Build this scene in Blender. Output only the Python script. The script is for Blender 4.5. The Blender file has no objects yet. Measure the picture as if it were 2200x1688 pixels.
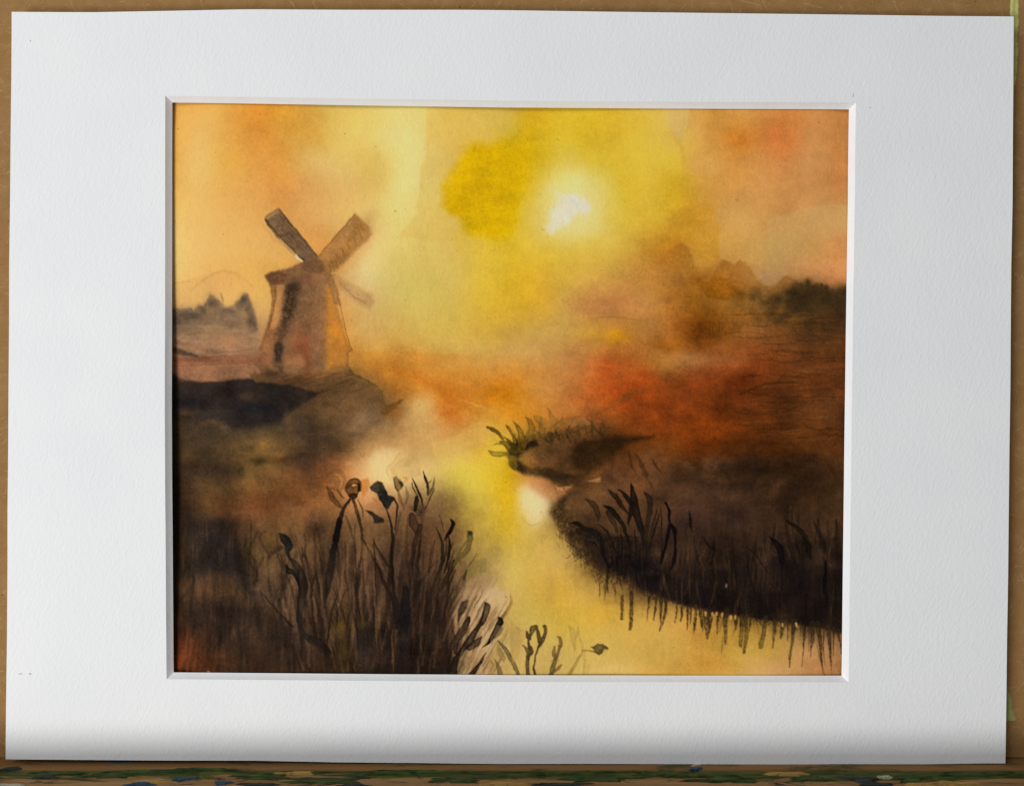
import bpy, bmesh, math, random
import numpy as np
import mathutils

# ------------------------------------------------------------------ camera, light, exposure
S = 0.000188                 # metres per unit: every layout number below is in units on the front face of the mat
U0, V0 = 1100.0, 844.0       # the unit position straight in front of the camera
D = 0.38                     # camera to the front face of the mat
scene = bpy.context.scene
col = scene.collection


def P(u, v, y=0.0):
    """unit position on the mat's front plane, moved straight back by y metres"""
    return ((u - U0) * S, y, (V0 - v) * S)


cam = bpy.data.cameras.new('camera')
cam.sensor_width = 36.0
cam.lens = 36.0 * D / (2200 * S)
cam.clip_start, cam.clip_end = 0.01, 50
camo = bpy.data.objects.new('camera', cam)
camo.location = (0, -D, 0)
camo.rotation_euler = (math.radians(90), 0, 0)
col.objects.link(camo)
scene.camera = camo

world = bpy.data.worlds.new('World')
scene.world = world
world.use_nodes = True
bg = world.node_tree.nodes['Background']
bg.inputs[0].default_value = (0.97, 0.98, 1.0, 1)
bg.inputs[1].default_value = 0.21


def lamp(name, loc, sx, sy, watts, colr, aim):
    l = bpy.data.lights.new(name, 'AREA')
    l.shape = 'RECTANGLE'
    l.size, l.size_y, l.energy, l.color = sx, sy, watts, colr
    o = bpy.data.objects.new(name, l)
    o.location = loc
    o.rotation_euler = (mathutils.Vector(aim) - mathutils.Vector(loc)).to_track_quat('-Z', 'Y').to_euler()
    col.objects.link(o)


# daylight from the left: the upper part of the window, and its lower part with the bright floor under it
lamp('window_light', (-1.20, -1.28, 0.86), 0.9, 0.8, 14.4, (0.97, 0.985, 1.0), (-.05, 0, 0))
lamp('floor_light', (-0.80, -1.14, -0.56), 0.7, 0.5, 12.6, (1.0, 0.985, 0.965), (-.05, 0, 0))

scene.view_settings.view_transform = 'Standard'
scene.view_settings.look = 'None'
scene.view_settings.exposure = 0
scene.view_settings.gamma = 1
E0 = 0.84                    # light falling on the sheet, used to turn seen colours into pigment colours


# ------------------------------------------------------------------ helpers
def link(name, verts, faces, mat, parent=None, smooth=False):
    me = bpy.data.meshes.new(name)
    me.from_pydata([tuple(v) for v in verts], [], [tuple(f) for f in faces])
    me.update()
    if smooth:
        me.polygons.foreach_set('use_smooth', [True] * len(me.polygons))
    o = bpy.data.objects.new(name, me)
    col.objects.link(o)
    if mat:
        me.materials.append(mat)
    if parent:
        o.parent = parent
    return o


def empty(name, loc=(0, 0, 0)):
    o = bpy.data.objects.new(name, None)
    o.location = loc
    o.empty_display_size = 0.02
    col.objects.link(o)
    return o


def tag(o, label, cat, group=None, kind=None):
    o['label'] = label
    if cat:
        o['category'] = cat
    if group:
        o['group'] = group
    if kind:
        o['kind'] = kind
    return o


class M:
    """small node-material builder"""
    def __init__(s, name, rough=.8, spec=.3):
        s.m = bpy.data.materials.new(name)
        s.m.use_nodes = True
        s.t = s.m.node_tree
        s.b = s.t.nodes['Principled BSDF']
        s.b.inputs['Roughness'].default_value = rough
        s.b.inputs['Specular IOR Level'].default_value = spec
        s.co = s.t.nodes.new('ShaderNodeTexCoord').outputs['Object']

    def map(s, scale=(1, 1, 1), rot=(0, 0, 0), src=None):
        # turn first, then stretch, so the grain itself leans
        r = s.t.nodes.new('ShaderNodeMapping')
        s.t.links.new(src or s.co, r.inputs[0])
        r.inputs['Rotation'].default_value = rot
        n = s.t.nodes.new('ShaderNodeMapping')
        s.t.links.new(r.outputs[0], n.inputs[0])
        n.inputs['Scale'].default_value = scale
        return n.outputs[0]

    def noise(s, scale, det=4, rough=.55, dist=0, vec=None):
        n = s.t.nodes.new('ShaderNodeTexNoise')
        n.inputs['Scale'].default_value = scale
        n.inputs['Detail'].default_value = det
        n.inputs['Roughness'].default_value = rough
        n.inputs['Distortion'].default_value = dist
        s.t.links.new(vec or s.co, n.inputs['Vector'])
        return n.outputs['Fac']

    def ramp(s, fac, stops, interp='LINEAR'):
        n = s.t.nodes.new('ShaderNodeValToRGB')
        n.color_ramp.interpolation = interp
        e = n.color_ramp.elements
        while len(e) < len(stops):
            e.new(.5)
        for k, (p, c) in enumerate(stops):
            e[k].position = p
            e[k].color = (*c, 1) if isinstance(c, tuple) else (c, c, c, 1)
        s.t.links.new(fac, n.inputs[0])
        return n.outputs[0]

    def mix(s, fac, a, b, mode='MIX'):
        n = s.t.nodes.new('ShaderNodeMix')
        n.data_type = 'RGBA'
        n.blend_type = mode
        for k, v in ((0, fac), (6, a), (7, b)):
            if isinstance(v, bpy.types.NodeSocket):
                s.t.links.new(v, n.inputs[k])
            elif isinstance(v, tuple):
                n.inputs[k].default_value = (*v, 1)
            else:
                n.inputs[k].default_value = v
        return n.outputs[2]

    def math(s, op, a, b=0.0):
        n = s.t.nodes.new('ShaderNodeMath')
        n.operation = op
        for k, v in ((0, a), (1, b)):
            if isinstance(v, bpy.types.NodeSocket):
                s.t.links.new(v, n.inputs[k])
            else:
                n.inputs[k].default_value = v
        return n.outputs[0]

    def bump(s, h, dist, strength=1.0):
        n = s.t.nodes.new('ShaderNodeBump')
        n.inputs['Strength'].default_value = strength
        n.inputs['Distance'].default_value = dist
        s.t.links.new(h, n.inputs['Height'])
        s.t.links.new(n.outputs[0], s.b.inputs['Normal'])

    def color(s, c):
        if isinstance(c, tuple):
            s.b.inputs['Base Color'].default_value = (*c, 1)
        else:
            s.t.links.new(c, s.b.inputs['Base Color'])
        return s.m


# ------------------------------------------------------------------ materials
def mat_paper():
    m = M('textured white mat paper', .9, .2)
    # felt marks: short ridges leaning a little, broken up by finer tooth
    v = m.map((1, 1, .42), (0, math.radians(-24), 0))
    a = m.noise(950, 2, .5, .6, v)
    b = m.noise(420, 3, .6, .3)
    c = m.noise(2600, 2, .5)
    h = m.math('ADD', m.math('MULTIPLY', a, 1.0), m.math('ADD', m.math('MULTIPLY', b, .5), m.math('MULTIPLY', c, .2)))
    m.bump(h, 0.00030, .5)
    t = m.noise(26, 3, .5)
    return m.color(m.ramp(t, [(.3, (.83, .84, .85)), (.7, (.86, .865, .87))]))


def core_paper():
    m = M('cut white mat core', .85, .2)
    v = m.map((1, 1, 1))
    m.bump(m.noise(300, 3, .6, .2, v), 0.0002, .5)
    return m.color(m.ramp(m.noise(120, 4, .6), [(.3, (.86, .86, .87)), (.7, (.9, .9, .905))]))


def mdf():
    m = M('raw brown hardboard', .85, .25)
    fine = m.noise(1500, 4, .7)
    mid = m.noise(160, 4, .6)
    big = m.noise(14, 3, .5)
    base = m.mix(big, (.285, .146, .043), (.37, .20, .068))
    base = m.mix(m.ramp(fine, [(.35, 0.0), (.65, 1.0)]), m.mix(.5, base, (.20, .105, .036)), base)
    base = m.mix(m.ramp(mid, [(.4, 0.0), (.75, .5)]), base, (.40, .235, .10))
    # pale wood fibres lying at all angles
    f = None
    for k, (rx, sc) in enumerate(((20, 640), (72, 760), (-38, 700), (-80, 600))):
        v = m.map((1, 1, .16), (0, math.radians(rx), 0))
        n = m.ramp(m.noise(sc, 2, .5, 1.2, v), [(.68, 0.0), (.715, .5), (.75, 0.0)])
        f = n if f is None else m.mix(1.0, f, n, 'LIGHTEN')
    base = m.mix(f, base, (.52, .35, .17))
    dk = m.ramp(m.noise(520, 3, .6, .5), [(.255, .85), (.30, 0.0)])
    base = m.mix(dk, base, (.06, .03, .012))
    m.bump(m.math('ADD', fine, m.math('MULTIPLY', mid, .8)), 0.00025, .5)
    return m.color(base)


def ledge_wood():
    m = M('paint crusted ledge wood', .75, .06)
    v = m.map((.20, 1, 1))
    grain = m.noise(260, 4, .6, .4, m.map((.05, 1, 1)))
    base = m.mix(m.ramp(grain, [(.3, 0.0), (.7, 1.0)]), (.20, .11, .042), (.36, .21, .09))
    sep = m.t.nodes.new('ShaderNodeSeparateXYZ')
    m.t.links.new(m.co, sep.inputs[0])
    # the back of the strip is caked with green, the front only patchily
    n1 = m.noise(85, 6, .66, .9, v)
    back = m.math('MULTIPLY', m.math('ADD', sep.outputs['Y'], .0135), 26.0)
    g = m.ramp(m.math('ADD', n1, back), [(.47, 0.0), (.55, .96)])
    tone = m.noise(150, 5, .65, .6, v)
    gcol = m.ramp(tone, [(.28, (.012, .024, .010)), (.45, (.036, .058, .014)), (.58, (.075, .095, .022)), (.72, (.17, .17, .03))])
    base = m.mix(g, base, gcol)
    d = m.ramp(m.noise(150, 6, .7, 1.0, m.map((.26, 1.2, 1))), [(.57, 0.0), (.62, .9)])
    base = m.mix(d, base, (.018, .022, .022))
    y = m.ramp(m.noise(95, 5, .65, .8, m.map((.22, 1.4, 1))), [(.66, 0.0), (.70, .8)])
    base = m.mix(y, base, (.40, .27, .10))
    m.bump(m.math('ADD', m.noise(300, 5, .65, .6, v), m.math('MULTIPLY', g, .6)), 0.0012, .8)
    return m.color(base)


def daub(name, c, c2):
    m = M(name, .7, .08)
    n = m.noise(340, 5, .65, .6, m.map((.35, 1, 1)))
    m.bump(n, 0.0006, .8)
    return m.color(m.mix(m.ramp(n, [(.35, 0.0), (.65, 1.0)]), c, c2))


def sheet_paint():
    m = M('watercolour on rough paper', .95, 0.0)
    n = m.t.nodes.new('ShaderNodeVertexColor')
    n.layer_name = 'pigment'
    v = m.map((1, 1, .6), (0, math.radians(-14), 0))
    a = m.noise(1050, 3, .6, .4, v)
    b = m.noise(380, 3, .55)
    m.bump(m.math('ADD', a, m.math('MULTIPLY', b, .5)), 0.00022, .55)
    return m.color(n.outputs['Color'])

# ------------------------------------------------------------------ the mat: white board with a bevelled window
def edge(pts, n, wob, seed):
    """points along a polyline in units with a slight hand-cut wobble"""
    p = np.array(pts, float)
    dd = p[1:] - p[:-1]
    L = np.concatenate([[0.0], np.cumsum(np.sqrt((dd ** 2).sum(1)))])
    t = np.linspace(0, L[-1], n + 1)
    q = np.stack([np.interp(t, L, p[:, 0]), np.interp(t, L, p[:, 1])], 1)
    r = np.random.default_rng(seed)
    w = np.interp(np.arange(n + 1), np.arange(0, n + 1, max(1, n // 12)), r.normal(0, wob, len(np.arange(0, n + 1, max(1, n // 12)))))
    w[0] = w[-1] = 0
    d = p[-1] - p[0]
    d = d / np.hypot(*d)
    return q + np.array([-d[1], d[0]]) * w[:, None]


N = 48
OUT = [edge([(25, 26), (200, 26.5), (520, 21), (1000, 21.5), (1500, 28), (2100, 35.5), (2178, 36)], N, .35, 1),
       edge([(2178, 36), (2176, 300), (2171, 800), (2165, 1300), (2160, 1639)], N, .35, 2),
       edge([(2160, 1639), (1700, 1641), (1000, 1639), (500, 1634), (12, 1630)], N, .4, 3),
       edge([(12, 1630), (16, 1200), (20, 600), (25, 26)], N, .35, 4)]
INN = [edge([(355, 206), (1100, 217), (1839, 221)], N, .15, 5),
       edge([(1839, 221), (1830, 900), (1823, 1465)], N, .15, 6),
       edge([(1823, 1465), (1100, 1464), (358, 1458)], N, .15, 7),
       edge([(358, 1458), (354, 900), (355, 206)], N, .15, 8)]
T = 0.0021                    # board thickness
BV = 0.0021                   # the 45 degree cut goes as far in as the board is thick
mat_m, core_m = mat_paper(), core_paper()
picture_mat = tag(empty('picture_mat', P(1100, 1640)), 'white textured mat framing the windmill watercolour, resting on the paint-stained ledge', 'picture mat')
base = np.array(P(1100, 1640))


def loc(p):
    return tuple(np.array(p) - base)


verts, faces = [], []
ACR = 6
for k in range(4):
    o0 = len(verts)
    for i in range(N + 1):
        for j in range(ACR + 1):
            t = j / ACR
            q = OUT[k][i] * (1 - t) + INN[k][i] * t
            verts.append(loc(P(q[0], q[1], 0.0)))
    for i in range(N):
        for j in range(ACR):
            a = o0 + i * (ACR + 1) + j
            faces.append((a, a + 1, a + ACR + 2, a + ACR + 1))
    s0 = len(verts)           # outer cut edge of the board
    for i in range(N + 1):
        q = OUT[k][i]
        verts.append(loc(P(q[0], q[1], 0.0)))
        verts.append(loc(P(q[0], q[1], T)))
    for i in range(N):
        a = s0 + i * 2
        faces.append((a, a + 2, a + 3, a + 1))
mb = link('mat_board', verts, faces, mat_m, picture_mat)
bmx = bmesh.new()
bmx.from_mesh(mb.data)
bmesh.ops.remove_doubles(bmx, verts=bmx.verts, dist=1e-7)
bmesh.ops.recalc_face_normals(bmx, faces=bmx.faces)
bmx.to_mesh(mb.data)
bmx.free()
cx = np.array([1097.0, 837.0])
bn = BV / S
SH = [(0, 1), (-1, 0), (0, -1), (1, 0)]
for k in range(4):            # four bevel faces, mitred at the corners
    vs, fs = [], []
    ins = np.array(SH[k], float) * bn
    nxt, prv = np.array(SH[(k + 1) % 4], float) * bn, np.array(SH[(k - 1) % 4], float) * bn
    rr = np.random.default_rng(40 + k)
    LV = [0.0, .08, .3, .55, .8, 1.0]
    nick = np.convolve(rr.normal(0, .00009, N + 7), np.ones(7) / 7, 'valid')
    for i in range(N + 1):
        t = i / N
        dvec = ins + prv * (1 - t) + nxt * t
        side = prv * (1 - t) + nxt * t
        # only the ends are pulled sideways
        q0 = INN[k][i]
        for f in LV:
            a0 = INN[k][0] + (ins + prv) * f
            a1 = INN[k][-1] + (ins + nxt) * f
            straight0 = INN[k][0] * (1 - t) + INN[k][-1] * t
            q = a0 * (1 - t) + a1 * t + (q0 - straight0)
            curve = math.sin(math.pi * f) * .00010 + (nick[i] if 0 < f < 1 else 0)
            vs.append(loc(P(q[0], q[1], T * f + curve)))
    m_ = len(LV)
    for i in range(N):
        for j in range(m_ - 1):
            a = i * m_ + j
            fs.append((a, a + 1, a + m_ + 1, a + m_))
    link('bevel', vs, fs, core_m, picture_mat, True)

grey = M('pencil grey', .7).color((.16, .16, .17))
for u, v, w, h in ((65.5, 88.5, 1.2, 1.2), (1869, 232, 1.3, 1.0), (44, 1446.5, 6, .5), (65, 1446.5, 3.4, .9), (1833, 205, .5, 5)):
    ring_ = [(u + w * math.cos(t) * (.8 + .3 * math.sin(3 * t)), v + h * math.sin(t)) for t in np.linspace(0, 2 * math.pi, 12, endpoint=False)]
    link('pencil_mark', [loc(P(a, b, -0.00006)) for a, b in ring_], [tuple(range(12))], grey, picture_mat)

# ------------------------------------------------------------------ the hardboard behind, with its smears of green paint
YB = 0.0068
backing_board = empty('backing_board', P(1100, 1640, YB))
tag(backing_board, 'raw brown hardboard panel standing behind the white mat', 'backing board')
bb = np.array(P(1100, 1640, YB))
bx, bz, bt = .36, .42, .006
mdf_m = mdf()
ov = [(-bx, 0, 0), (bx, 0, 0), (bx, 0, bz), (-bx, 0, bz), (-bx, bt, 0), (bx, bt, 0), (bx, bt, bz), (-bx, bt, bz)]
link('panel', ov, [(0, 1, 2, 3), (5, 4, 7, 6), (1, 5, 6, 2), (4, 0, 3, 7), (3, 2, 6, 7), (4, 5, 1, 0)], mdf_m, backing_board)
kk = (D + YB) / D


def onboard(u, v, y=0.0):
    p = np.array(P(u, v)) * kk
    return tuple(np.array((p[0], YB + y, p[2])) - bb)


lime = daub('dry lime green paint', (.42, .40, .10), (.52, .50, .18))


def smear(left, right, name, mat):
    """a thin scraped smear of paint: ragged long sides, a little thickness"""
    r = random.Random(len(left) * 7 + int(left[0][0]))
    n = 60
    l = edge(left, n, .9, 11)
    q = edge(right, n, 1.6, 12)
    vs, fs = [], []
    for i in range(n + 1):
        jl, jr = r.uniform(-.8, .8), r.uniform(-1.6, 1.0)
        a, b = l[i] + (jl, 0), q[i] + (jr, 0)
        vs += [onboard(a[0], a[1], 0), onboard(*(a * .8 + b * .2), -.00035 - r.uniform(0, .0001)), onboard(*(a * .45 + b * .55), -.00022 - r.uniform(0, .0001)), onboard(*(a * .15 + b * .85), -.0004), onboard(b[0], b[1], 0)]
    for i in range(n):
        for j in range(4):
            a = i * 5 + j
            fs.append((a, a + 5, a + 6, a + 1))
    return link(name, vs, fs, mat, backing_board)


sm_ = smear([(2172, -20), (2171, 40), (2160, 130), (2150, 280)], [(2193, -20), (2191, 40), (2186, 110), (2182, 165), (2176, 215), (2166, 280)], 'paint_smear', lime)
sm_['label'] = 'long tapering streak of lime paint at the top right'
sm_ = smear([(2140, 1450), (2140, 1500), (2142, 1549)], [(2159, 1450), (2172, 1500), (2183, 1546)], 'paint_smear', daub('dull sage green paint', (.30, .31, .10), (.38, .40, .15)))
sm_['label'] = 'dull green dab low at the right edge'

# ------------------------------------------------------------------ the easel ledge
ZL = P(0, 1640)[2] - .0003
easel_ledge = tag(empty('easel_ledge', (0, 0, ZL)), 'wooden easel ledge crusted with green and blue paint under the mat', 'easel ledge')
wood_m = ledge_wood()
tan_m = M('bare ledge wood', .8, .08)
gr = tan_m.noise(300, 4, .6, .3, tan_m.map((.05, 1, 1)))
tan_m.bump(gr, .0004, .6)
gn = tan_m.ramp(tan_m.noise(90, 5, .65, .8, tan_m.map((.25, 1, 1))), [(.56, 0.0), (.64, .8)])
tan_m = tan_m.color(tan_m.mix(gn, tan_m.mix(gr, (.17, .085, .028), (.30, .165, .065)), (.05, .058, .02)))


def plank(name, y0, y1, z0, z1, mat, nx=120, r=.0012, seed=1):
    """long wooden strip with worn, rounded edges: profile in y-z swept along x"""
    prof = []
    for (cy, cz, a0) in ((y0 + r, z1 - r, 180), (y1 - r, z1 - r, 90)):
        for k in range(5):
            a = math.radians(a0 - 90 * k / 4)
            prof.append((cy + r * math.cos(a), cz + r * math.sin(a)))
    prof += [(y1, z0), (y0, z0)]
    rr = np.random.default_rng(seed)
    vs, fs = [], []
    m_ = len(prof)
    wv = np.convolve(rr.normal(0, .0004, nx + 9), np.ones(9) / 9, 'valid')
    for i in range(nx + 1):
        x = -.36 + .72 * i / nx
        for (y, z) in prof:
            vs.append((x, y + wv[i] * .6, z + (wv[i] * .5 if z > z0 else 0)))
    for i in range(nx):
        for j in range(m_):
            a, b = i * m_ + j, i * m_ + (j + 1) % m_
            fs.append((a, b, b + m_, a + m_))
    fs.append(tuple(range(m_)))
    fs.append(tuple(nx * m_ + j for j in reversed(range(m_))))
    o = link(name, vs, fs, mat, easel_ledge)
    bmq = bmesh.new()
    bmq.from_mesh(o.data)
    bmesh.ops.recalc_face_normals(bmq, faces=bmq.faces)
    bmq.to_mesh(o.data)
    bmq.free()
    return o


plank('back_strip', -.0040, .020, -.018, 0.0, tan_m, seed=3)
plank('front_strip', -.029, -.0043, -.018, -.0004, wood_m, r=.0016, seed=4)

cols = {'green_daub': daub('thick olive green paint', (.016, .030, .010), (.070, .095, .022)),
        'blue_daub': daub('dried blue paint', (.022, .045, .085), (.06, .10, .16)),
        'dark_daub': daub('dried slate paint', (.018, .022, .022), (.05, .055, .045)),
        'pale_daub': daub('dried pale paint', (.36, .32, .22), (.5, .45, .32)),
        'ochre_daub': daub('dried ochre paint', (.30, .17, .045), (.42, .27, .08))}
rd = random.Random(12)


def add_daub(name, u, v, lu, lv, ang=0.0):
    """a palette-knife dab lying on the ledge; u, v = where it shows under the mat edge"""
    y = D * ((ZL) / ((V0 - v) * S) - 1)           # depth on the ledge top that belongs to that height
    x = (u - U0) * S * (D + y) / D
    n = 30
    c, s = math.cos(ang), math.sin(ang)
    ringo = []
    ph = [rd.uniform(0, 6.3) for _ in range(3)]
    for k in range(n):
        t = 2 * math.pi * k / n
        # torn outline: long drag marks at both ends, ragged sides
        rr = .8 + .18 * math.sin(3 * t + ph[0]) + .14 * math.sin(7 * t + ph[1]) + rd.uniform(-.22, .22)
        a = math.copysign(abs(math.cos(t)) ** .6, math.cos(t)) * lu * S * rr * (1 + .25 * math.sin(5 * t + ph[2]))
        b = math.sin(t) * lv * S * 1.25 * rr
        ringo.append((a * c - b * s, a * s + b * c))
    h = rd.uniform(.00015, .0004)
    vs = [(x + a, y + b, -.0005) for a, b in ringo] + [(x + a * .8, y + b * .8, h * rd.uniform(.6, 1.1)) for a, b in ringo] + [(x, y, h * .8)]
    fs = [(k, (k + 1) % n, n + (k + 1) % n, n + k) for k in range(n)] + [(n + k, n + (k + 1) % n, 2 * n) for k in range(n)]
    return link(name, vs, fs, cols[name], easel_ledge)


for name, u, v, lu, lv, ang in (
        ('blue_daub', 300, 1683, 30, 9, .1), ('blue_daub', 395, 1672, 26, 8, .25), ('blue_daub', 260, 1637, 22, 5, 0), ('blue_daub', 480, 1680, 20, 8, .2),
        ('green_daub', 120, 1660, 70, 10, 0), ('green_daub', 240, 1664, 60, 12, .05), ('green_daub', 430, 1652, 80, 7, 0), ('green_daub', 560, 1668, 60, 10, 0), ('green_daub', 700, 1676, 80, 12, 0), ('green_daub', 840, 1660, 70, 9, .05), ('green_daub', 980, 1674, 60, 12, 0),
        ('green_daub', 1120, 1664, 70, 9, 0), ('green_daub', 1290, 1672, 80, 12, .05), ('green_daub', 1420, 1660, 60, 10, 0), ('green_daub', 1560, 1674, 70, 12, 0), ('green_daub', 1960, 1670, 44, 16, .1), ('green_daub', 2080, 1662, 70, 10, 0), ('green_daub', 1740, 1672, 46, 10, 0), ('green_daub', 2140, 1660, 50, 9, 0),
        ('green_daub', 330, 1656, 120, 8, 0), ('green_daub', 620, 1658, 120, 8, 0), ('green_daub', 900, 1657, 130, 8, 0), ('green_daub', 1220, 1658, 130, 8, 0), ('green_daub', 1480, 1664, 90, 9, 0), ('dark_daub', 1850, 1672, 38, 12, -.1), ('dark_daub', 100, 1668, 24, 7, 0), ('dark_daub', 1880, 1684, 40, 8, 0), ('dark_daub', 560, 1684, 40, 8, 0), ('dark_daub', 1200, 1684, 60, 8, 0), ('dark_daub', 760, 1686, 40, 7, 0), ('dark_daub', 20, 1650, 24, 6, .2),
        ('pale_daub', 20, 1686, 40, 6, 0), ('pale_daub', 1902, 1668, 16, 6, 0), ('pale_daub', 1500, 1642, 20, 4, .4), ('blue_daub', 1495, 1650, 18, 5, .5), ('ochre_daub', 1690, 1660, 60, 7, 0), ('ochre_daub', 2060, 1682, 50, 8, 0), ('ochre_daub', 1980, 1684, 34, 8, 0), ('ochre_daub', 330, 1676, 44, 8, 0), ('ochre_daub', 1080, 1682, 50, 8, 0), ('ochre_daub', 640, 1660, 40, 6, 0)):
    add_daub(name, u, v, lu, lv, ang)


# ---------------------------------------------------------------- the watercolour (pigment colours on the sheet)
# Everything is written in units of the sheet (one unit = 0.188 mm); CK is the raster step.
CK = 0.62
CX0, CY0, CX1, CY1 = 352.0, 204.0, 1842.0, 1470.0
CW, CH = int((CX1 - CX0) * CK), int((CY1 - CY0) * CK)
rng = np.random.default_rng(7)


def lattice(cell, seed, ax=1.0, ay=1.0):
    """smooth value noise on the sheet raster, -1..1"""
    r = np.random.default_rng(seed)
    cx, cy = cell * ax * CK, cell * ay * CK
    nx, ny = int(CW / cx) + 3, int(CH / cy) + 3
    g = r.uniform(-1, 1, (ny, nx))
    x = np.arange(CW) / cx
    y = np.arange(CH) / cy
    ix, iy = x.astype(int), y.astype(int)
    fx, fy = x - ix, y - iy
    fx = fx * fx * (3 - 2 * fx)
    fy = fy * fy * (3 - 2 * fy)
    rows = g[iy] * (1 - fy)[:, None] + g[iy + 1] * fy[:, None]
    return rows[:, ix] * (1 - fx) + rows[:, ix + 1] * fx


def fbm(cell, seed, octs=4, gain=0.55, ax=1.0, ay=1.0):
    a, t, out = 1.0, 0.0, 0.0
    for o in range(octs):
        out = out + a * lattice(cell / 2 ** o, seed * 31 + o, ax, ay)
        t += a
        a *= gain
    return out / t


def cubic(grid, gx, gy):
    """Catmull-Rom sampling of a small colour grid"""
    ny, nx, _ = grid.shape
    gx = np.clip(gx, 0, nx - 1.001)
    gy = np.clip(gy, 0, ny - 1.001)
    ix, iy = gx.astype(int), gy.astype(int)
    fx, fy = gx - ix, gy - iy

    def wts(f):
        f2, f3 = f * f, f * f * f
        # between cubic B-spline and Catmull-Rom: keeps colour without ringing
        cr = (-.5 * f3 + f2 - .5 * f, 1.5 * f3 - 2.5 * f2 + 1, -1.5 * f3 + 2 * f2 + .5 * f, .5 * f3 - .5 * f2)
        bs = ((1 - f) ** 3 / 6, (3 * f3 - 6 * f2 + 4) / 6, (-3 * f3 + 3 * f2 + 3 * f + 1) / 6, f3 / 6)
        return [.65 * a + .35 * b for a, b in zip(cr, bs)]
    wx, wy = wts(fx), wts(fy)
    out = np.zeros(gx.shape + (3,))
    for a in range(4):
        yy = np.clip(iy + a - 1, 0, ny - 1)
        for b in range(4):
            xx = np.clip(ix + b - 1, 0, nx - 1)
            out += (wy[a] * wx[b])[..., None] * grid[yy, xx]
    return out


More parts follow.
